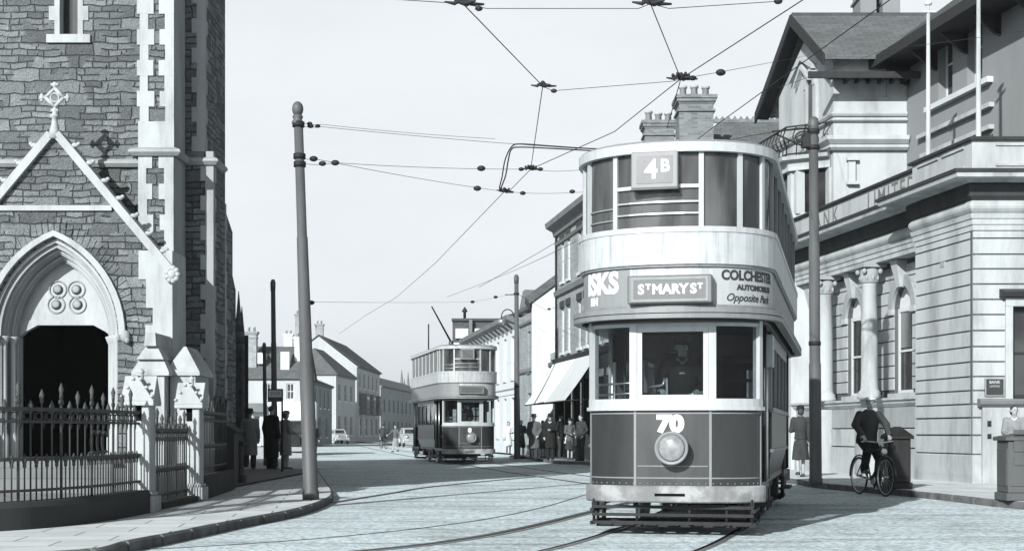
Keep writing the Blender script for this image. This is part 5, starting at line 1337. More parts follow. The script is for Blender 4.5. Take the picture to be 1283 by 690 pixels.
MB().fbox(FS, gx(1062, 40) - HC[0], gx(1071, 40) - HC[0], -.01, .10, h4(230), h4(200)).fbox(FS, gx(1060, 40) - HC[0], gx(1074, 40) - HC[0], -.01, .17, h4(202), h4(198)).fbox(FS, gx(1060, 40) - HC[0], gx(1074, 40) - HC[0], -.01, .17, h4(232), h4(228)).build('pilaster', 'stucco', HT)
# canted bay on the gable front, with balcony on top
by0, by1 = -GL + .2, -.2; bd = .9; zb1 = h4(192)
bp = [(by0, 0), (by0 + .8, bd), (by1 - .8, bd), (by1, 0)]
bpw = [P2_(FG, t, d) for t, d in bp]
z_a, z_b = h4(305) , h4(208)
b = MB(); b.slab(bpw, .1, h4(262)); b.slab(bpw, z_b, zb1)
for (p, q) in zip(bp, bp[1:]):
    for f in (0.06, .94, .5) if abs(q[0] - p[0]) > 1.5 else (.1, .9):
        t = p[0] + (q[0] - p[0]) * f; d = p[1] + (q[1] - p[1]) * f; b.fbox(FG, t - .13, t + .13, d - .25, d + .0, h4(263), z_b)
byo = b.build('bay', 'stucco', HT)
bi = [P2_(FG, t, d) for t, d in [(by0 + .15, 0), (by0 + .85, bd - .12), (by1 - .85, bd - .12), (by1 - .15, 0)]]
MB().slab(bi, h4(263), z_b + .02).build('pane', 'window_dark', byo)
MB().sweep(bpw, [(-.1, zb1 - .3), (.08, zb1 - .3), (.12, zb1 - .12), (.3, zb1 - .08), (.34, zb1 + .02), (-.1, zb1 + .08)]).build('bay_cornice', 'stucco', byo)
MB().sweep(bpw, [(-.1, z_b - .0), (.10, z_b - .0), (.10, z_b + .1), (-.1, z_b + .1)]).build('bay_string', 'stucco', byo)
rl = MB(); zq = zb1 + .05
for zz in (zq + .04, zq + .82): rl.sweep(bpw, [(.12, zz), (.17, zz), (.17, zz + .04), (.12, zz + .04)])
for i in range(3):
    p, q = bpw[i], bpw[i + 1]; n = max(3, int(math.hypot(q[0] - p[0], q[1] - p[1]) / .3))
    for k in range(n + 1):
        f = k / n; x = p[0] + (q[0] - p[0]) * f + FG.n[0] * .14; y = p[1] + (q[1] - p[1]) * f + FG.n[1] * .14
        rl.tube([(x, y, zq), (x + .02, y, zq + .3), (x - .10, y, zq + .55), (x, y, zq + .84)], .018, 5)
        rl.tube([(x + .07 * math.cos(a), y + .07 * math.sin(a) * .4, zq + .42 + .12 * math.sin(a)) for a in [2 * PI * j / 8 for j in range(9)]], .014, 5)
rl.build('balcony_rail', 'iron', byo)
# grey wing nearer to us, facing the street
GC = P2_(FS, XW, 0); FW = Frame(GC, (.165, -1))
zeg = h4(74); LW = 9.0
wg = MB(); wo = [(2.05, 3.05, hh(127, 37.6) - .3 + .3, zeg - .9), (4.0, 5.0, hh(127, 37.6), zeg - .9)]
zs1 = hh(128, 38)
wo = [(1.95, 2.75, zs1, zs1 + 1.95), (3.55, 4.35, zs1, zs1 + 1.95)]
wall_open(wg, FW, 0, LW, .1, zeg, -.35, 0, wo); wg.build('grey_wing_wall', 'stucco_grey', HT)
MB().fbox(FW, .0, LW, -3.5, -.36, .1, zeg).build('grey_wing_core', 'void', HT)
for a, b, c, d in wo:
    window(HT, FW, a, b, c, d, -.26, 'white_paint', 'window_dark', (1, 0), .07, sill=False)
sl = MB(); sl.fbox(FW, 1.4, 4.9, -.02, .16, zs1 - .16, zs1 - .02); sl.build('long_sill', 'white_paint', HT)
for k, dz_ in enumerate((-.72, -1.27)):
    MB().fbox(FW, .9 + k * .2, 4.95, -.02, .14, zs1 + dz_ - .06, zs1 + dz_ + .05).build('band', 'stucco', HT)
MB().fbox(FW, 3.1, 4.9, -.03, .015, zs1 - 1.9, zs1 - 1.45).build('low_window', 'window_dark', HT)
rg = MB(); rg.tprism(FW, [(.95, zeg - .18), (.95, zeg - .04), (-4, zeg + 3.6), (-4, zeg + 3.4)], -.9, LW + .5).build('grey_wing_roof', 'slate', HT)
gv = MB(); gv.tprism(FW, [(.93, zeg - .30), (1.05, zeg - .30), (1.05, zeg - .02), (.93, zeg - .02)], -.95, LW + .55)
gv.tprism(FW, [(0, zeg - .28), (.93, zeg - .28), (.93, zeg - .22), (0, zeg - .22)], -.9, LW + .5)
for i in range(6): t = .1 + i * 1.7; gv.fprism(FW, [(t, zeg - .28), (t + .1, zeg - .28), (t + .1, zeg - .75), (t, zeg - .75)], .0, .16); gv.tprism(FW, [(.0, zeg - .8), (.14, zeg - .75), (.75, zeg - .29), (0, zeg - .29)], t, t + .1)
gv.build('grey_wing_eaves', 'timber', HT)
chimney(HT, gx(1078, 44), gx(1098, 44), 44, 45.0, zr - 1, hh(-25, 44), 'stucco_grey', 2)
chimney(HT, gx(1106, 44), gx(1128, 44), 44, 45.0, zr - 1, hh(-32, 44), 'stucco_grey', 2)

# house between the hotel and the awning shop: slate roof, two brick chimney stacks
HB = thing('house', 'slate roofed house with two brick chimney stacks rising behind the big tram roof', 'house', (6.2, 48, .12))
def h5(py): return hh(py, 48)
xl, xr = gx(760, 48), gx(975, 50)
m = MB(); m.box(5.0, 11.5, 47.2, 56, .1, 8.3); m.build('wall', 'brick', HB)
r = MB(); r.add([(5.0 - .3, 46.9, 8.2), (12, 46.9, 8.2), (12, 56, 8.2), (4.7, 56, 8.2), (gx(900, 51), 51, hh(152, 51)), (12, 51, hh(152, 51))], [(0, 1, 5, 4), (2, 3, 4, 5), (0, 3, 4), (1, 2, 5), (0, 1, 2, 3)]); r.build('roof', 'slate_pale', HB)
rd = MB(); x = gx(894, 51); zz = hh(152, 51)
rd.box(x, 12, 50.93, 51.07, zz - .05, zz + .06)
while x < 12: rd.add([(x, 50.97, zz + .05), (x + .2, 50.97, zz + .05), (x + .1, 50.97, zz + .19), (x, 51.03, zz + .05), (x + .2, 51.03, zz + .05), (x + .1, 51.03, zz + .19)], [(0, 1, 2), (3, 4, 5), (0, 1, 4, 3), (1, 2, 5, 4), (2, 0, 3, 5)]); x += .22
rd.build('ridge_tiles', 'brick', HB)
chimney(HB, gx(851, 47.5), gx(894, 47.5), 47.5, 48.6, 7.5, hh(119, 47.5), 'brick', 3, .42, .125)
chimney(HB, gx(808, 52), gx(845, 52), 52, 52.9, 7.5, hh(151, 52), 'brick', 3, .42, .13)
# ------------------------------------------------------------ right-hand street buildings
def Fstreet(px, Z0): return (gx(px, Z0), Z0)
ORI = (1.95, 62.0); AD = (.16, -1)       # t negative: further up the street
FF = Frame(ORI, AD); k_ = 1 / math.hypot(.16, 1)
def hz(py, Z): return hh(py, Z)
# tall brick shop with awnings
SH = thing('shop_building', 'tall narrow brick shop with white sash windows and sloping pale awnings beside the big tram', 'shop', (ORI[0], ORI[1], .12))
Zm = 60.0; ztp = hz(280, 61.5)
wz = [(hz(403, Zm) - .1, hz(351, Zm) - .1 + 0), (0, 0)]
f1 = (hz(441, 60.5), hz(385, 60.5)); f2 = (hz(352, 60.5), hz(300, 60.5))
ops = [(t, t + .62, *f) for f in (f1, f2) for t in (1.05, 2.35, 4.6, 5.9, 8.2, 9.5)]
w = MB(); wall_open(w, FF, 0, 16, 3.3, ztp, -.3, 0, ops); w.fbox(FF, 0, 16, -7, -.31, .1, ztp - .01); w.build('wall', 'brick_grey', SH)
for o in ops:
    wd = window(SH, FF, *o, d=-.10, frame='white_paint', pane='blind' if o[0] < 3 else 'window_dark', bars=(1, 0), fw=.06)
    MB().fbox(FF, o[0] - .1, o[1] + .1, -.01, .07, o[3], o[3] + .28).build('lintel', 'dark_shade_stone', wd)
cn = MB(); cn.tprism(FF, [(0, ztp - .55), (.12, ztp - .5), (.16, ztp - .3), (.45, ztp - .15), (.5, ztp + .05), (0, ztp + .15)], -.2, 16.2)
cn.tprism(FF, [(0, ztp - .95), (.08, ztp - .92), (.1, ztp - .8), (0, ztp - .78)], 0, 16); cn.build('cornice', 'ashlar_dark', SH)
zm = hz(365, 61); MB().tprism(FF, [(0, zm - .2), (.12, zm - .15), (.16, zm + .05), (0, zm + .12)], 0, 16).build('string_course', 'ashlar_dark', SH)
zf = hz(453, 61.5); fa = MB(); fa.tprism(FF, [(0, zf - .1), (.15, zf - .1), (.25, zf + .1), (0, zf + .16)], -.05, 16).build('fascia_cornice', 'timber', SH)
MB().fbox(FF, -.0, 16, -.25, .05, zf - .62, zf - .1).build('fascia', 'dark_wood', SH)
sf = MB()
for t in (0, 1.9, 3.8, 5.7, 7.6, 9.5): sf.fbox(FF, t, t + .22, -.2, .06, .12, zf - .6)
sf.fbox(FF, 0, 16, -.2, .05, .12, .6); sf.build('shop_front', 'dark_wood', SH)
MB().fbox(FF, 0, 16, -.28, -.25, .5, zf - .6).build('shop_window', 'window_dark', SH)
MB().tube([FF.p(.12, .06, .15), FF.p(.12, .06, ztp - .5)], .05, 6).build('downpipe', 'iron', SH)
gb = MB(); chimney(SH, ORI[0] + .3, ORI[0] + .9, 66.2, 67.6, 8, hz(322, 66), 'ashlar_dark', 1, .7, .16)
def awning(t0, t1, label, mm):
    A = thing('shop_awning', label, 'awning', FF.p(t0, 0, 2.4), group='pale awnings over the shop window')
    zt, zb, dd = zf - .02, hz(507, 61), 1.3
    a = MB(); n = 6
    for i in range(n):
        f0, f1_ = i / n, (i + 1) / n; sg = lambda f: -.06 * math.sin(PI * f)
        pts = [FF.p(t0, .1 + dd * f0, zt + (zb - zt) * f0 + sg(f0)), FF.p(t1, .1 + dd * f0, zt + (zb - zt) * f0 + sg(f0)), FF.p(t1, .1 + dd * f1_, zt + (zb - zt) * f1_ + sg(f1_)), FF.p(t0, .1 + dd * f1_, zt + (zb - zt) * f1_ + sg(f1_))]
        a.hexa(pts + [(p[0], p[1], p[2] + .02) for p in pts])
    a.build('canvas', mm, A)
    r = MB(); r.tube([FF.p(t0, .1 + dd, zb), FF.p(t1, .1 + dd, zb)], .03, 6).tube([FF.p(t0 + .02, .05, zb + .1), FF.p(t0 + .02, .1 + dd, zb)], .02, 6).tube([FF.p(t1 - .02, .05, zb + .1), FF.p(t1 - .02, .1 + dd, zb)], .02, 6); r.build('frame', 'iron', A)
awning(-.05, 4.6, 'far pale awning with its lower corner over the standing people', 'canvas')
awning(4.7, 8.8, 'near greyer awning right beside the big tram', 'canvas_dim')
# brick building with stone gable between shop and white building
GB = thing('gabled_building', 'brick building with a tall pointed stone gable between awnings and white building', 'building', FF.p(-8, 0, .12))
L0, L1 = -10.55, -.02
zt2 = hz(402, 66)
t_g0, t_g1 = -9.6, -4.6
def tz(t): return 62 - t * .987
w = MB(); zg = hz(387, 69)
opg = [(-7.5, -6.7, hz(465, 69), hz(415, 69)), (-7.5, -6.6, .6, 3.1), (-4.0, -3.1, .6, 3.1), (-1.8, -.9, .6, 3.1)]
wall_open(w, FF, L0, L1, .1, hz(445, 65), -.3, 0, opg); wall_open(w, FF, L0, t_g1, hz(445, 65), hz(392, 69), -.3, 0, opg)
w.fbox(FF, L0, L1, -7, -.31, .1, hz(450, 65)); w.build('wall', 'brick_grey', GB)
for o in opg: window(GB, FF, *o, d=-.15, frame='ashlar_dark', bars=(1, 0))
g = MB(); za = hz(363, 69.5); zb = hz(388, 69.5); g.fprism(FF, [(t_g0 + .1, zb), (t_g1 - .2, zb), ((t_g0 + t_g1) / 2 - .4, za), ((t_g0 + t_g1) / 2 - 1.1, za)], -1.6, .12)
g.build('stone_gable', 'ashlar_dark', GB)
g2 = MB(); g2.tprism(FF, [(0, zb - .1), (.2, zb - .05), (.28, zb + .08), (0, zb + .14)], t_g0 - .1, t_g1 + .1); g2.tprism(FF, [(0, zb - .75), (.12, zb - .7), (.14, zb - .6), (0, zb - .58)], t_g0 - .1, t_g1 + .05); g2.build('gable_cornice', 'ashlar_dark', GB)
cv = MB(); cv.fprism(FF, [(t_g1 - .05, zb - .7), (t_g1 + .25, zb - 1.4), (t_g1 + .7, zb - 2.3), (t_g1 + 1.3, zb - 2.7), (t_g1 + 1.3, zb - 3.3), (t_g1 - .05, zb - 3.3)], -.5, .02); cv.box(*sorted((FF.p(-3.2, 0, 0)[0], FF.p(-3.2, 0, 0)[0] + .5)), tz(-3.2) - .3, tz(-3.2) + .3, 3, hz(423, 65)); cv.build('scrolled_parapet', 'ashlar_dark', GB)
ls = MB(); zz = hz(460, 66); ls.tprism(FF, [(0, zz - .1), (.12, zz - .08), (.12, zz + .08), (0, zz + .1)], L0, L1); ls.build('string_course', 'ashlar_dark', GB)
MB().fbox(FF, -4.4, -.2, 0, .10, hz(485, 65), hz(470, 65)).build('fascia', 'cream_wall', GB)
MB().tube([FF.p(-3.5, .07, .15), FF.p(-3.5, .07, hz(425, 65))], .06, 6).build('downpipe', 'iron', GB)
# tall plain white gable wall behind
WG = thing('white_gable_house', 'house with a plain white side wall and sloping verge behind the pointed stone gable', 'house', (3.5, 66, .12))
def rp(px, py, Z): return (gx(px, Z), Z, hz(py, Z))
gwz = 63.5
m = MB(); xa, xb = gx(655, gwz), gx(700, gwz)
Fg = Frame((0, gwz), (1, 0)); pl = [(gx(664, gwz), .1), (gx(702, gwz), .1), (gx(702, gwz), hz(352, gwz)), (gx(664, gwz), hz(378, gwz))]
m.fprism(Fg, [(gx(700, gwz) - 2.2, .1), (gx(700, gwz) + 3.5, .1), (gx(700, gwz) + 3.5, hz(318, gwz)), (gx(700, gwz), hz(354, gwz)), (gx(667, gwz), hz(378, gwz)), (gx(667, gwz), .1)], -3.0, 0); m.build('side_wall', 'white_wall', WG)
r = MB(); bar2(Fg, (gx(664, gwz), hz(380, gwz)), (gx(702, gwz), hz(352, gwz)), .35, -3.2, .12, r); r.build('roof', 'slate_pale', WG)
# white two storey building
WB = thing('white_building', 'white rendered two storey building with tall narrow windows and heavy eaves behind the far tram', 'building', FF.p(-18, 0, .12))
W0, W1 = -30.5, -10.6; zev = 7.05
opw = []
for t in (-12.6, -15.2, -17.8, -20.4, -23, -25.6, -28.2): opw += [(t, t + .95, 4.0, 6.2), (t, t + .95, .95, 3.0)]
w = MB(); wall_open(w, FF, W0, W1, .1, zev, -.4, 0, opw); w.fbox(FF, W0, W1, -8, -.41, .1, zev - .01); w.build('wall', 'white_wall', WB)
for o in opw: window(WB, FF, *o, d=-.3, frame='white_paint', bars=(1, 1), fw=.05)
e = MB(); e.tprism(FF, [(0, zev - .35), (.15, zev - .3), (.55, zev - .1), (.6, zev + .12), (0, zev + .2)], W0 - .1, W1 + .05); e.build('eaves', 'ashlar_dark', WB)
MB().tprism(FF, [(0, 3.45), (.1, 3.48), (.1, 3.6), (0, 3.62)], W0, W1).tprism(FF, [(0, 3.15), (.05, 3.17), (.05, 3.22), (0, 3.24)], W0, W1).build('string_course', 'white_wall', WB)
rr = MB(); rr.tprism(FF, [(.5, zev + .12), (-4, zev + 1.7), (-8.5, zev + .12)], W0 - .2, W1 + .1); rr.build('roof', 'slate_pale', WB)
for i in range(14): t = W0 + .7 + i * 1.45; MB().tprism(FF, [(0, zev - .7), (.12, zev - .6), (.45, zev - .3), (0, zev - .3)], t, t + .16).build('bracket', 'ashlar_dark', WB)
# taller roof behind the far tram
BR = thing('distant_building', 'distant dark roofed building with two pale dormers showing above the far tram', 'building', (-2, 98, .12))
Z = 98; m = MB(); m.box(gx(566, Z), gx(640, Z), Z, Z + 10, .1, hz(428, Z)); m.build('wall', 'white_wall', BR)
m = MB(); m.box(gx(567, Z), gx(625, Z), Z - .1, Z + 9, hz(428, Z), hz(401, Z)); m.box(gx(566, Z), gx(626, Z), Z - .3, Z + 9.1, hz(402, Z), hz(399, Z)); m.build('roof', 'slate', BR)
for a, b in ((571, 587), (595, 612)):
    q = MB(); q.box(gx(a, Z), gx(b, Z), Z - .5, Z - .11, hz(424, Z), hz(412, Z)); q.build('dormer', 'white_wall', BR)
MB().box(gx(588, Z), gx(592, Z), Z - .6, Z - .1, hz(430, Z), hz(401, Z)).build('downpipe', 'ashlar_dark', BR)
MB().lathe([(.1, hz(400, Z)), (.1, hz(388, Z)), (.22, hz(387, Z)), (.02, hz(381, Z))], (gx(581, Z), Z + 2, 0), 8).build('roof_finial', 'iron', BR)
# more of the right side hidden beyond
FB = thing('terrace_house', 'pale terrace closing the right side of the street beyond the white building', 'house', (-6, 105, .12))
MB().fbox(FF, -52, -38, -8, 0, .1, 6.0).build('wall', 'cream_wall', FB); MB().tprism(FF, [(.3, 6), (-4, 8.4), (-8.3, 6)], -52, -38).build('roof', 'slate', FB)

# ------------------------------------------------------------ left-hand far side
def simple_house(nm, label, cat, F, L, D, ev, rise, wm, rm, wins, chims=(), hip=False, sill_m='white_paint', shop=None, loc=None, zbase=.1, pane='window_dark', group=None):
    T = thing(nm, label, cat, loc or F.p(L / 2, 0, .12), group=group)
    w = MB(); wall_open(w, F, 0, L, zbase, ev, -.25, 0, wins)
    w.fbox(F, 0, L, -D, -.26, zbase, ev - .005)
    if not hip: w.tprism(F, [(0, ev - .01), (-D / 2, ev + rise - .12), (-D, ev - .01)], .01, L - .01)
    w.build('wall', wm, T)
    for o in wins: window(T, F, *o, d=-.14, frame=sill_m, pane=pane, bars=(1, 1) if o[3] - o[2] < 2.4 else (0, 0), fw=.07)
    r = MB()
    if hip:
        A = [F.p(-.3, .3, ev), F.p(L + .3, .3, ev), F.p(L + .3, -D - .3, ev), F.p(-.3, -D - .3, ev), F.p(D / 2, -D / 2, ev + rise), F.p(L - D / 2, -D / 2, ev + rise)]
        r.add(A, [(0, 1, 5, 4), (2, 3, 4, 5), (0, 3, 4), (1, 2, 5), (0, 1, 2, 3)])
    else: r.tprism(F, [(.35, ev - .08), (.35, ev + .02), (-D / 2, ev + rise + .12), (-D - .3, ev + .02), (-D - .3, ev - .08), (-D / 2, ev + rise)], -.12, L + .12)
    r.build('roof', rm, T)
    MB().tprism(F, [(0, ev - .2), (.16, ev - .16), (.2, ev - .03), (0, ev)], 0, L).build('gutter', 'ashlar_dark', T)
    for c in chims:
        q = F.p(c[0], -D / 2 if len(c) < 4 else c[3], 0); chimney(T, q[0] - .45, q[0] + .45, q[1] - .35, q[1] + .35, ev, ev + c[1], c[2] if len(c) > 2 else 'brick_grey', 2, .4)
    return T
ZA = 118.0; k = ZA / F_PX
FA = Frame((gx(300, ZA), ZA), (1, 0)); LA = gx(381, ZA) - gx(300, ZA)
def ta(px): return gx(px, ZA) - gx(300, ZA)
evA = hz(473, ZA)
PB = simple_house('corner_house', 'pale corner house with a broad slate roof facing us behind the bus stop', 'house', FA, LA, 7, evA, hz(437, ZA) - evA + .3, 'cream_wall', 'slate_pale',
   [(ta(359), ta(368.5), hz(500, ZA), hz(480, ZA)), (ta(334), ta(343), hz(500, ZA), hz(480, ZA)), (ta(317), ta(326), .2, hz(520, ZA))], [(ta(312), 3.9, 'brick_grey', -1.2), (ta(372), 3.5, 'white_wall', -2)], False)
dm = MB(); dm.box(gx(350, ZA), gx(361, ZA), ZA + .6, ZA + 2.5, hz(463, ZA), hz(440, ZA)).box(gx(321, ZA), gx(329, ZA), ZA + .6, ZA + 2.5, hz(455, ZA), hz(441, ZA)); dm.build('roof_dormer', 'white_wall', PB)
MB().box(gx(313, ZA), gx(332, ZA), ZA - .7, ZA, hz(516, ZA), hz(505, ZA)).build('porch_hood', 'ashlar_dark', PB)
FAs = Frame((gx(381, ZA), ZA), (.02, 1)); 
simple_house('side_house', 'low dark brick house behind the tall left pole, side windows to the road', 'house', Frame((gx(385.5, ZA + .3), ZA + .3), (-.008, 1)), 17, 6, hz(476, ZA), 1.4, 'brick_grey', 'slate',
   [(t, t + .9, 3.4, 5.0) for t in (1.5, 4.5, 7.5, 10.5, 13.5)] + [(t, t + 1.4, .8, 2.6) for t in (2, 7, 12)], [], True)
# cream house with hipped roof
ZC = 150.0; Fc = Frame((gx(421, ZC), ZC), (.075, 1))
simple_house('cream_house', 'small cream house with a hipped slate roof and pale near end wall', 'house', Fc, 11, 6.0, hz(469, ZC), 3.0, 'cream_wall', 'slate_pale',
   [(t, t + 1.2, 4.6, 6.4) for t in (1.2, 4.6, 8.0)] + [(t, t + 1.2, .9, 3.0) for t in (1.2, 4.6, 8.0)], [(1.4, 4.4, 'white_wall', -5.4)], True)
ZD = 168.0; Fd = Frame((gx(447, ZD), ZD), (.03, 1))
TD = simple_house('tall_terrace_house', 'taller pale fronted house with big chimneys rising behind the cream house', 'house', Fd, 22, 9, hz(458, ZD), 3.6, 'cream_wall', 'slate',
   [(t, t + 1.3, z0, z0 + 1.8) for t in (2, 6, 10, 14, 18) for z0 in (4.3, 7.0 if 0 else 6.6)] + [(t, t + 2.4, .8, 3.0) for t in (2, 7, 12, 17)], [(1, 6.2, 'brick_grey', -7), (3.5, 5.2, 'ashlar_dim', -5)], False)
for t in (2.2, 8.2, 14.2): by_ = MB().fbox(Fd, t, t + 2.6, 0, .9, 3.4, 5.9).build('bay', 'ashlar_dark', TD); MB().fbox(Fd, t + .2, t + 2.4, .9, .93, 4.2, 5.5).build('pane', 'window_dark', by_)
ZE = 215.0; Fe = Frame((gx(477, ZE), ZE), (.06, 1))
simple_house('terrace', 'long dim brick terrace with a low slate roof at the far end of the street', 'terrace', Fe, 60, 9, hz(483, ZE), 2.2, 'brick_grey', 'slate_pale',
   [(t, t + 1.6, z0, z0 + 2.0) for t in (3, 8, 13, 18, 23, 28, 33, 38, 43) for z0 in (1.0, 4.4)], [], False, sill_m='ashlar_dim')
# church with pinnacles closing the street
FCc = thing('distant_church', 'faint far church with thin pinnacles at the end of the street', 'church', (gx(506, 285), 285, .1))
Z = 285; m = MB(); m.box(gx(496, Z), gx(516, Z), Z, Z + 8, .1, hz(497, Z)).box(gx(503, Z), gx(513, Z), Z - .5, Z + 3, .1, hz(487, Z)); m.build('wall', 'ashlar_dark', FCc)
for px, py in ((503.5, 463), (507, 474), (511.5, 466)): x = gx(px, Z); MB().lathe([(.45, 0), (.45, hz(py + 24, Z)), (.05, hz(py, Z))], (x, Z - .5, 0), 6).build('pinnacle', 'ashlar_dark', FCc)
# houses closing the view to either side
Fz = Frame((-40, 330), (1, 0))
simple_house('far_terrace', 'very distant pale terrace across the end of the road behind the small cars', 'terrace', Fz, 60, 9, 6.5, 2.5, 'cream_wall', 'slate', [(t, t + 1.6, 3.8, 5.6) for t in range(3, 57, 6)], [])
# ------------------------------------------------------------ poles
POLES = 'tram wire poles along the street'
def pole(label, base, top, r0, r1, m='iron_pole', ball=True, bands=()):
    T = thing('wire_pole', label, 'pole', base, group=POLES); H = top[2] - base[2]; dx, dy = top[0] - base[0], top[1] - base[1]
    b = MB(); st = [(0, r0 * 1.12), (.12, r0 * 1.12), (.16, r0), (H * .33, r0 * .97), (H * .331, r0 * .88), (H * .66, r1 * 1.2), (H * .661, r1 * 1.08), (H - .35, r1)]
    b.tube([(dx * z / H, dy * z / H, z) for z, r in st], [r for z, r in st], 20); b.build('shaft', m, T, False)
    c = MB()
    if ball:
        pr = [(r1 * 1.05, H - .36), (r1 * 1.3, H - .34), (r1 * 1.3, H - .31), (r1 * .9, H - .28), (r1 * 1.15, H - .24), (r1 * 1.15, H - .22), (r1 * .8, H - .2)]
        c.lathe(pr, (dx, dy, 0), 18); c.ell((dx, dy, H - .11), (r1 * 1.25, r1 * 1.25, .12), 18, 12)
    else: c.lathe([(r1 * 1.1, H - .36), (r1 * 1.2, H - .1), (r1 * .7, H)], (dx, dy, 0), 14)
    c.build('ball_cap' if ball else 'cap', m, T, False)
    for z in bands:
        f = (z - base[2]) / H; q = (dx * f, dy * f, z - base[2]); k = MB(); rr = r1 * 1.35; k.lathe([(rr, -.04), (rr, .04)], q, 18); k.build('wire_band', 'iron', T, False)
    return T
bx, bz = G(389.5, 625.5, .12); tx = gx(373, bz)
pole('tall thick pale grey pole with a ball top on the left kerb', (bx, bz, .12), (tx, bz, hh(128, bz)), .118, .072, bands=(hh(156, bz), hh(196, bz), hh(206, bz)))
PLx, PLz = tx + .02, bz
bx2, bz2 = G(1022, 607, .12); tx2 = gx(1019, bz2)
RP = pole('tall mottled pole in front of the bank with a bracket of ironwork near its top', (bx2, bz2, .12), (tx2, bz2, hh(147, bz2)), .125, .092, bands=(hh(165, bz2), hh(185, bz2), hh(430, bz2)), ball=False)
k = MB(); zz = hh(168, bz2)
k.tube([(0, 0, hh(160, bz2) - .12), (-.9, -.1, hh(166, bz2) - .12)], .02, 6).tube([(0, 0, hh(190, bz2) - .12), (-.45, 0, hh(178, bz2) - .12), (-.8, 0, hh(168, bz2) - .12)], .02, 6)
k.tube([(-.25 + .16 * math.cos(a), 0, hh(172, bz2) - .12 + .12 * math.sin(a)) for a in [2 * PI * i / 12 for i in range(13)]], .016, 6)
k.box(-.28, -.14, -.1, .1, hh(185, bz2) - .12, hh(168, bz2) - .12); k.build('bracket', 'iron', RP, False)
# further poles
b3 = G(343.5, 588, .12); Z3 = 44.0
pole('thin dark pole on the left pavement behind the bus stop pair', (gx(344.5, Z3), Z3, .12), (gx(342, Z3), Z3, hh(350, Z3)), .10, .07, 'pole_grey', False)
Z4 = 46.0; pole('shorter dark pole beyond the pale overcoat man on the left pavement', (gx(333, Z4), Z4, .12), (gx(331, Z4), Z4, hh(429, Z4)), .07, .055, 'pole_grey', False)
Z5 = 58.0; p5 = pole('slender street pole in front of the brick gable with a curled lamp bracket', (gx(648, Z5), Z5, .12), (gx(647, Z5), Z5, hh(344, Z5)), .13, .085, 'iron_pole', False, bands=(hh(368, Z5), hh(484, Z5), hh(509, Z5)))
lb = MB(); r = .25
pts = [(gx(647, Z5) - gx(648, Z5), 0, hh(401, Z5) - .12)] + [(gx(636, Z5) - gx(648, Z5) + .25 * math.cos(a), 0, hh(396, Z5) - .12 + .28 * math.sin(a)) for a in [PI * i / 8 for i in range(9)]] + [(gx(628.5, Z5) - gx(648, Z5), 0, hh(401, Z5) - .12)]
lb.tube(pts, .025, 6).tube([(0, 0, hh(369, Z5) - .12), (-.5, 0, hh(369, Z5) - .12)], .02, 6); lb.build('lamp_bracket', 'iron', p5, False)
MB().lathe([(.06, .1), (.16, .0), (.10, -.14), (.02, -.18)], (gx(628.5, Z5) - gx(648, Z5), 0, hh(402, Z5) - .12), 12).build('lamp', 'steel', p5, False)
# ------------------------------------------------------------ bus stop
x, z = G(353.5, 592, .12); s_ = z / F_PX
BS = thing('bus_stop_sign', 'small white bus stop plate on a thin dark post beside the waiting pair', 'sign', (x, z, .12))
MB().lathe([(.035, 0), (.03, .1), (.025, (592 - 488) * s_)], (0, 0, 0), 8).build('post', 'iron', BS, False)
H = (592 - 503) * s_; pb = MB().box(-.38, .02, -.02, .02, H, H + .34).build('plate', 'pole_grey', BS, False)
MB().box(-.35, -.01, -.026, -.021, H + .12, H + .30).build('plate_face', 'white_letter', pb, False)
text_on(pb, Frame((0, -.026), (1, 0)), -.18, H + .21, .003, 'STOP', .11, 'black_letter', world=False)
# ------------------------------------------------------------ pillar boxes at the bank
def pillar(label, px, py, w_, pyt, m, cap):
    x, z = G(px, py, .12); s2 = z / F_PX; T = thing('cable_box', label, 'cabinet', (x, z, .12), group='cast iron cabinets on the bank pavement'); H = (py - pyt) * s2; a = w_ * s2 / 2
    b = MB(); b.box(-a - .03, a + .03, -a - .03, a + .03, 0, .12).box(-a, a, -a, a, .12, H * .80).box(-a + .03, a - .03, -a - .012, -a + .01, .22, H * .7).box(-a - .012, -a + .01, -a + .03, a - .03, .22, H * .7); b.build('body', m, T, False, bevel=.012)
    c = MB(); c.box(-a - .05, a + .05, -a - .05, a + .05, H * .80, H * .85)
    e = a + .05
    c.add([(-e, -e, H * .85), (e, -e, H * .85), (e, e, H * .85), (-e, e, H * .85), (-.06, -.06, H if cap else H * .9), (.06, -.06, H if cap else H * .9), (.06, .06, H if cap else H * .9), (-.06, .06, H if cap else H * .9)], [(0, 1, 2, 3), (4, 5, 6, 7), (0, 1, 5, 4), (1, 2, 6, 5), (2, 3, 7, 6), (3, 0, 4, 7)])
    c.build('lid', m, T, False, bevel=.01); return T, x, z, H, a
pillar('black iron cabinet with a pyramid lid beside the cyclist', 1124, 611.5, 27, 534, 'iron', True)
T_, xx, zz_, HH, aa = pillar('weathered grey cabinet with embossed panels at the right edge, larger and paler one', 1277, 626, 42, 533, 'pole_grey', False)
pn = MB()
for z0, z1 in ((.55, .68), (.76, .95), (1.03, 1.10)): pn.box(-aa + .08, aa - .10, -aa - .03, -aa - .01, z0, z1)
pn.build('embossed_panel', 'iron_pole', T_, False)
# person behind it
person('dark haired woman with a pale collar standing behind the grey cabinet at the right edge', (gx(1271, 28.5), 28.5, .12), -.4, 1.60, 'front', True, 'cloth_grey', .5, 'cloth_mid', None, near=True, vox=.013, collar='cloth_pale', headrot=.5)
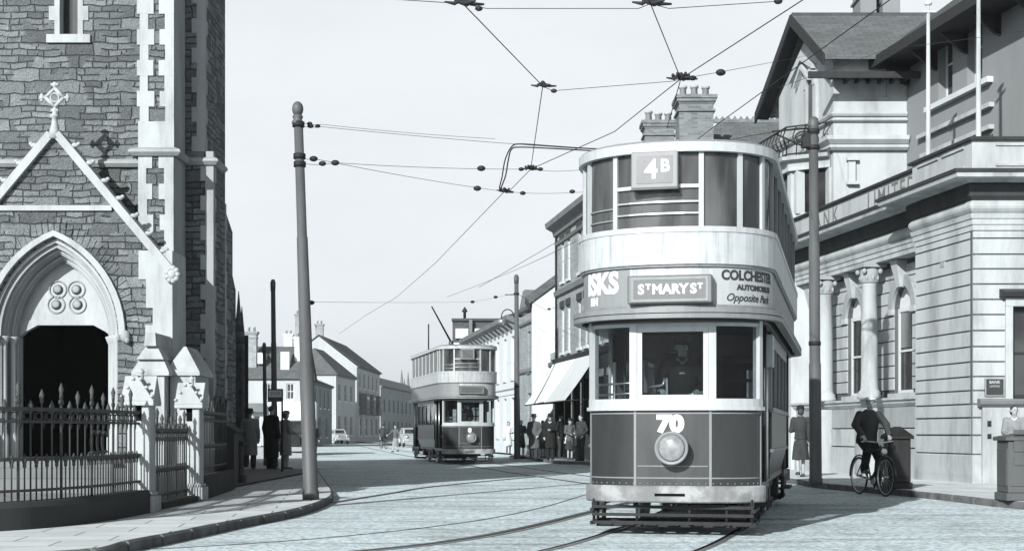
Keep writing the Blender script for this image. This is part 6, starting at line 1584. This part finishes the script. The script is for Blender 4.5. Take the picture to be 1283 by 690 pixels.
# ------------------------------------------------------------ cars and lorry
def car(label, loc, rz, m, group='motor cars in the far street'):
    T = thing('car', label, 'car', loc, rz, group)     # front towards -Y, length 4
    prof = [(-2.0, .45), (-2.0, .85), (-1.85, .98), (-.75, 1.08), (-.45, 1.50), (-.1, 1.60), (.9, 1.60), (1.5, 1.42), (1.85, 1.0), (2.0, .6), (1.95, .42)]
    b = MB(); n = len(prof); vs = []
    for k, (wf, sh) in enumerate(((-.60, .90), (-.72, 1.0), (.72, 1.0), (.60, .90))):
        for y, z in prof:
            top = 1 if z < 1.1 else .88
            vs.append((wf * top, y * (sh if k in (0, 3) else 1), .45 + (z - .45) * (sh if k in (0, 3) else 1)))
    b.add(vs, [(i + j * n, (i + 1) % n + j * n, (i + 1) % n + (j + 1) * n, i + (j + 1) * n) for j in range(3) for i in range(n)] + [tuple(range(n)), tuple(range(3 * n, 4 * n))])
    bd = b.build('body', m, T, False, bevel=.06)
    for sx in (-1, 1):
        for y in (-1.35, 1.3):
            w = MB(); w.lathe([(.30, -.08), (.34, -.05), (.34, .05), (.30, .08), (.1, .06)], (sx * .66, y, .34), 18, 'X'); wo = w.build('wheel', 'rubber', T, False)
            MB().lathe([(.17, -.095), (.17, .095)], (sx * .66, y, .34), 12, 'X').build('hub_cap', 'steel', wo, False)
            f = MB(); f.tube([(sx * .70, y + .46 * math.cos(a), .34 + .44 * math.sin(a)) for a in [PI * (k / 8) for k in range(9)]], .10, 8); f.build('mudguard', m, T, False)
        h = MB(); h.lathe([(.03, .1), (.12, 0), (.13, -.08), (.02, -.1)], (sx * .45, -1.98, .85), 12, 'Y'); h.build('headlamp', 'steel', T, False)
        g = MB(); g.box(min(sx * .62, sx * .655), max(sx * .62, sx * .655), -.35, .35, 1.12, 1.45).box(min(sx * .62, sx * .655), max(sx * .62, sx * .655), .42, 1.1, 1.12, 1.43); g.build('side_window', 'window_dark', T, False)
    g = MB(); g.add([(-.5, -.74, 1.13), (.5, -.74, 1.13), (.47, -.52, 1.47), (-.47, -.52, 1.47), (-.5, -.70, 1.13), (.5, -.70, 1.13), (.47, -.48, 1.47), (-.47, -.48, 1.47)], [(0, 1, 2, 3), (4, 5, 6, 7), (0, 1, 5, 4), (1, 2, 6, 5), (2, 3, 7, 6), (3, 0, 4, 7)]); g.build('windscreen', 'window_dark', T, False)
    MB().box(-.3, .3, -2.03, -1.97, .5, .93).build('grille', 'steel', T, False); MB().box(-.75, .75, -2.15, -2.10, .42, .52).build('bumper', 'steel', T, False)
    return T
Zc = 150; car('pale car parked near the cream house at the far left kerb', (gx(424, Zc), Zc, 0.0), .35, 'car_pale')
Zc2 = 118; car('pale car half hidden behind the far tram', (gx(513, Zc2), Zc2, 0.0), .2, 'car_pale')
# lorry beyond the bus stop
ZL = 76.0; LR = thing('lorry', 'dark lorry with a bright white canvas back parked beyond the bus stop', 'lorry', (gx(369, ZL), ZL, 0), .12)
w = (396 - 343) * ZL / F_PX / 2
MB().box(-w, w, -.0, 4.2, hh(527, ZL), hh(502, ZL)).build('canvas_cover', 'canvas', LR, False, bevel=.06)
MB().box(-w, w, -.05, 4.25, .55, hh(527.5, ZL)).box(-w + .1, w - .1, -1.5, -.06, .5, 1.75).build('body', 'car_black', LR, False, bevel=.03)
MB().box(-w + .25, w - .25, -1.52, -1.49, 1.15, 1.6).build('windscreen', 'window_dark', LR, False)
MB().box(-.35, .35, -2.3, -1.5, .45, 1.2).build('bonnet', 'car_black', LR, False, bevel=.08)
for sx in (-1, 1):
    for y in (-1.7, 3.2):
        q = MB(); q.lathe([(.36, -.1), (.42, -.06), (.42, .06), (.36, .1), (.12, .07)], (sx * (w - .12), y, .42), 18, 'X'); q.build('wheel', 'rubber', LR, False)
    MB().lathe([(.03, .1), (.13, 0), (.02, -.08)], (sx * .5, -2.2, 1.0), 12, 'Y').build('headlamp', 'steel', LR, False)

# ------------------------------------------------------------ overhead wires
WG_ = 'overhead tram wires'
def node(px, py, h): Z = F_PX * (h - CAMH) / (HY - py); return Vector((gx(px, Z), Z, h))
def NZ(px, py, Z): return Vector((gx(px, Z), Z, hh(py, Z)))
def sag(a, b, s, n=14):
    return [tuple(a.lerp(b, i / n) - Vector((0, 0, s * 4 * (i / n) * (1 - i / n)))) for i in range(n + 1)]
def wire(label, pts, s=0.0, r=.007, ins=(), nm='span_wire', cat='overhead wire', grp=WG_):
    T = thing(nm, label, cat, tuple(pts[0]), group=grp); m = MB()
    P = []
    for a, b in zip(pts, pts[1:]): P += sag(a, b, s)
    m.tube(P, r, 6); m.build('wire', 'wire', T)
    for q, rr in ins: MB().ell(tuple(q), (rr * 1.5, rr, rr), 10, 8).build('insulator', 'iron', T)
    return T
A = node(580, 5, 6.1); B = node(680, 108, 6.1); C = node(665, 212, 6.1); D = node(632, 240, 6.1)
E = node(815, 5, 6.1); Fq = node(853, 99, 6.1); Gq = node(1000, 4, 6.1)
fz = Vector((gx(480, 120), 120, 6.1))
wire('trolley wire curving from the upper left hanger down behind the route box', [A, B, C, Vector((gx(661, 29), 29, 6.1)).lerp(D, .8), D], .0, .0068)
wire('trolley wire from the top right hanger past the starred junction to the far street', [Gq + (Gq - Fq) * .25, Gq, Fq, node(770, 165, 6.1), C], 0, .0068)
wire('trolley wire running away up the street from the lower junction', [D, node(545, 330, 6.1), node(497, 372, 6.1), node(458, 395, 6.1), node(425, 418, 6.1)], 0, .0068)
wire('trolley wire from the top middle hanger down behind the chimney stack', [E + (E - Fq) * .3, E, Fq, node(836, 160, 6.1)], 0, .0068)
H0_ = node(1115, 0, 6.1); wire('trolley wire crossing in front of the slate gable roof', [H0_ + (H0_ - node(900, 155, 6.1)) * .2, H0_, node(900, 155, 6.1), node(720, 290, 6.1), node(600, 360, 6.1)], 0, .0068)
PT = lambda py: Vector((PLx, PLz, hh(py, PLz)))
RPt = lambda py: Vector((tx2, bz2, hh(py, bz2)))
a1 = NZ(405, 156, 22.6); a2 = NZ(720, 185, 24.5)
wire('upper faint span wire from the left pole with small insulators', [PT(157), NZ(404, 159, 22.7), NZ(722, 186, 25)], .02, .004, [(NZ(389, 158, 22.6), .035), (NZ(398, 158, 22.6), .03)])
wire('second faint span wire just under the upper one on the left pole', [PT(153), NZ(404, 156, 22.6), NZ(620, 174, 24)], .02, .0035, [(NZ(388, 155, 22.6), .03)])
wire('span wire from the left pole to the lower junction with bead insulators', [PT(195), NZ(394, 199, 22.6), D, NZ(722, 241, 28.2), NZ(985, 232, 31)], .03, .0042, [(NZ(393, 199, 22.6), .045), (NZ(598, 236, 27), .05), (NZ(655, 242, 28.4), .04), (NZ(717, 240, 28.2), .04)])
wire('span wire from the left pole to the upper small junction with bead insulators', [PT(204), NZ(420, 204, 22.8), C, NZ(725, 213, 26.4), NZ(985, 205, 30)], .03, .0042, [(NZ(404, 205, 22.7), .04), (NZ(420, 204, 22.8), .045), (NZ(603, 211, 25), .05), (NZ(653, 212, 26), .035), (NZ(677, 212, 26.1), .035)])
wire('span wire along the very top between the hangers', [NZ(440, -4, 16), A, NZ(610, 11, 16.2), NZ(800, 11, 16.2), E, NZ(838, 11, 16.4), NZ(975, 2, 17), NZ(1010, -8, 18)], .0, .0045, [(NZ(600, 11, 16), .03), (NZ(975, 2, 17), .035)])
wire('span wire from the lone hanger to the starred junction and the stucco gable', [B, NZ(692, 114, 19.9), NZ(843, 102, 19.8), Fq, NZ(905, 90, 21), NZ(1012, 70, 38)], .0, .0045, [(NZ(694, 114, 20), .03), (NZ(903, 91, 21), .05), (NZ(868, 98, 19.6), .035)])
wire('span wire over the slate roof towards the grey wing', [NZ(975, 110, 22), NZ(1110, 62, 22), NZ(1290, 38, 22)], .01, .0038)
wire('bracket stay wire between the bank pole and the big tram roof', [RPt(157), NZ(930, 172, 27), NZ(905, 178, 27)], .0, .007)
wire('faint span wire low across the far street towards the slender pole', [NZ(646, 367, 58), NZ(592, 378, 58), NZ(380, 378, 30)], .02, .004, [(NZ(621, 372, 58), .06), (NZ(592, 378, 57), .06), (NZ(390, 379, 31), .05)])
wire('faint wire from the lower left of the big tram down to the stone gable', [node(722, 302, 6.1), NZ(646, 338, 57), NZ(560, 372, 70)], .02, .008)
wire('faint wire between the brick shop and the pole in the street', [NZ(700, 384, 60), NZ(684, 388, 59), NZ(650, 369, 58)], .0, .008, [(NZ(688, 387, 59), .05)])
# feeder cable loops
for off, lab in ((0, 'upper thick feeder cable looping down from the big tram side to the lower junction'), (1, 'lower thick feeder cable bowed beside the other one')):
    o = off; P = [NZ(790, 188 + 3 * o, 27.5), NZ(735, 186 + 2.5 * o, 27.5), NZ(690, 183 + 3 * o, 27.5), NZ(652, 180.5 + 4 * o, 27.6), NZ(641, 184 + 3 * o, 27.8), NZ(633 + 4 * o, 200, 28), NZ(629 + 4.5 * o, 222 - 2 * o, 28.2), NZ(626 + 2 * o, 236, 28.4), NZ(631, 241, 28.5)]
    T = thing('feeder_cable', lab, 'cable', tuple(P[0]), group='feeder cables beside the big tram')
    sp = []
    Q = [P[0]] + P + [P[-1]]
    for i in range(1, len(Q) - 2):
        for k in range(6):
            t = k / 6; a, b, c, d = Q[i - 1], Q[i], Q[i + 1], Q[i + 2]; sp.append(tuple(.5 * (2 * b + (c - a) * t + (2 * a - 5 * b + 4 * c - d) * t * t + (3 * b - a - 3 * c + d) * t ** 3)))
    MB().tube(sp, .014, 6).build('cable', 'wire', T)
# hangers
def hanger(label, p, star=False, ang=0.0, s=1.0):
    T = thing('wire_hanger', label, 'wire hanger', tuple(p), ang, group='cast hangers holding the tram wires', scale=s * .82); m = MB()
    m.tube([(-.26, 0, .02), (-.12, 0, .0), (0, 0, .08), (.12, 0, .0), (.30, 0, .0)], [.012, .03, .035, .03, .015], 8)
    m.tube([(-.12, .0, .04), (.05, -.03, 0), (.16, -.22, -.02)], [.02, .05, .012], 8).lathe([(.05, .02), (.06, .07), (.03, .11)], (0, 0, 0), 10)
    if star:
        for k in range(6): a = k * PI / 3; m.tube([(0, 0, .02), (.14 * math.cos(a), .14 * math.sin(a), .06)], [.03, .018], 6); m.ell((.14 * math.cos(a), .14 * math.sin(a), .06), (.03, .03, .04), 6, 6)
    m.build('casting', 'iron', T, False)
hanger('dark cast hanger with a pale arm at the top edge, left of centre', A, ang=.1)
hanger('small cast hanger alone in the sky above the feeder cables', B, s=.8)
hanger('clustered hanger just above the lowest junction', C, True, s=.85)
hanger('lowest junction where both feeder cables end', D, True, .6, .9)
hanger('pale armed cast hanger at the top edge above the chimneys', E, ang=.05)
hanger('star shaped junction right beside the large chimney stack', Fq, True, s=.95)

# ------------------------------------------------------------ camera, sky, sun
cam = bpy.data.cameras.new('camera'); co = bpy.data.objects.new('camera', cam); COL.objects.link(co); sc.camera = co
co.location = (0, 0, CAMH); co.rotation_euler = (PI / 2, 0, 0); cam.sensor_width = 36; cam.lens = 36 * F_PX / 1283
cam.shift_y = (HY - 345) / 1283; cam.clip_end = 2000; cam.clip_start = .1
AZ, EL = math.radians(25.5), math.radians(24.5)
tosun = Vector((-math.sin(AZ) * math.cos(EL), -math.cos(AZ) * math.cos(EL), math.sin(EL)))
sl = bpy.data.lights.new('sun', 'SUN'); sl.energy = SUN_E; sl.angle = math.radians(.6); sl.color = (1, 1, .985)
so = bpy.data.objects.new('sun', sl); COL.objects.link(so); so.rotation_euler = tosun.to_track_quat('Z', 'Y').to_euler()
wd = bpy.data.worlds.new('World'); sc.world = wd; wd.use_nodes = True; t = wd.node_tree; t.nodes.clear()
sk = t.nodes.new('ShaderNodeTexSky'); sk.sky_type = 'NISHITA'; sk.sun_disc = False; sk.sun_elevation = EL
sk.sun_rotation = math.atan2(tosun.x, tosun.y); sk.dust_density = 4; sk.air_density = 1; sk.ozone_density = 1
bwn = t.nodes.new('ShaderNodeRGBToBW'); mc = t.nodes.new('ShaderNodeMix'); mc.data_type = 'RGBA'; mc.blend_type = 'MULTIPLY'; mc.inputs[0].default_value = 1; mc.inputs[7].default_value = (.35, .36, .37, 1)
bg = t.nodes.new('ShaderNodeBackground'); bg.inputs['Strength'].default_value = SKY_S; ow = t.nodes.new('ShaderNodeOutputWorld')
t.links.new(sk.outputs[0], bwn.inputs[0]); t.links.new(bwn.outputs[0], mc.inputs[6]); 
tc = t.nodes.new('ShaderNodeTexCoord'); sp = t.nodes.new('ShaderNodeSeparateXYZ'); t.links.new(tc.outputs['Generated'], sp.inputs[0])
mr = t.nodes.new('ShaderNodeMapRange'); mr.interpolation_type = 'SMOOTHSTEP'; mr.inputs[1].default_value = .28; mr.inputs[2].default_value = .5; mr.inputs[3].default_value = 1.0; mr.inputs[4].default_value = .13; t.links.new(sp.outputs[2], mr.inputs[0])
hz_ = t.nodes.new('ShaderNodeMix'); hz_.data_type = 'RGBA'; hz_.blend_type = 'MULTIPLY'; hz_.inputs[0].default_value = 1; hz_.inputs[6].default_value = HZC; t.links.new(mr.outputs[0], hz_.inputs[7])
ad = t.nodes.new('ShaderNodeMix'); ad.data_type = 'RGBA'; ad.blend_type = 'ADD'; ad.inputs[0].default_value = 1; t.links.new(mc.outputs[2], ad.inputs[6])
sn = t.nodes.new('ShaderNodeTexNoise'); sn.inputs['Scale'].default_value = 2.2; sn.inputs['Detail'].default_value = 8; sn.inputs['Roughness'].default_value = .62; sm = t.nodes.new('ShaderNodeMapping'); sm.inputs['Scale'].default_value = (1, 1, 2.6)
t.links.new(tc.outputs['Generated'], sm.inputs[0]); t.links.new(sm.outputs[0], sn.inputs['Vector'])
sr_ = t.nodes.new('ShaderNodeMapRange'); sr_.inputs[1].default_value = .3; sr_.inputs[2].default_value = .7; sr_.inputs[3].default_value = .90; sr_.inputs[4].default_value = 1.08; t.links.new(sn.outputs['Fac'], sr_.inputs[0])
cl_ = t.nodes.new('ShaderNodeMix'); cl_.data_type = 'RGBA'; cl_.blend_type = 'MULTIPLY'; cl_.inputs[0].default_value = 1; t.links.new(hz_.outputs[2], cl_.inputs[6]); t.links.new(sr_.outputs[0], cl_.inputs[7]); t.links.new(cl_.outputs[2], ad.inputs[7])
t.links.new(ad.outputs[2], bg.inputs[0]); t.links.new(bg.outputs[0], ow.inputs[0])
# thin haze over the whole street
if HAZE:
    hm = bpy.data.materials.new('haze'); M['haze'] = hm; nt = NT(hm); pv = nt.n('ShaderNodeVolumePrincipled'); pv.inputs['Density'].default_value = HAZE; pv.inputs['Color'].default_value = (.93, 1, 1.0, 1); pv.inputs['Anisotropy'].default_value = .2
    o = nt.n('ShaderNodeOutputMaterial'); nt.l(pv.outputs[0], o.inputs['Volume'])
    MB().box(-410, 410, -70, 910, -1.0, 26).build('haze', 'haze', None, kind='stuff')
sc.view_settings.view_transform = 'Standard'; sc.view_settings.look = 'None'; sc.view_settings.exposure = EXPO; sc.view_settings.gamma = 1
sc.cycles.max_bounces = 6; sc.cycles.transparent_max_bounces = 24; sc.cycles.use_denoising = True
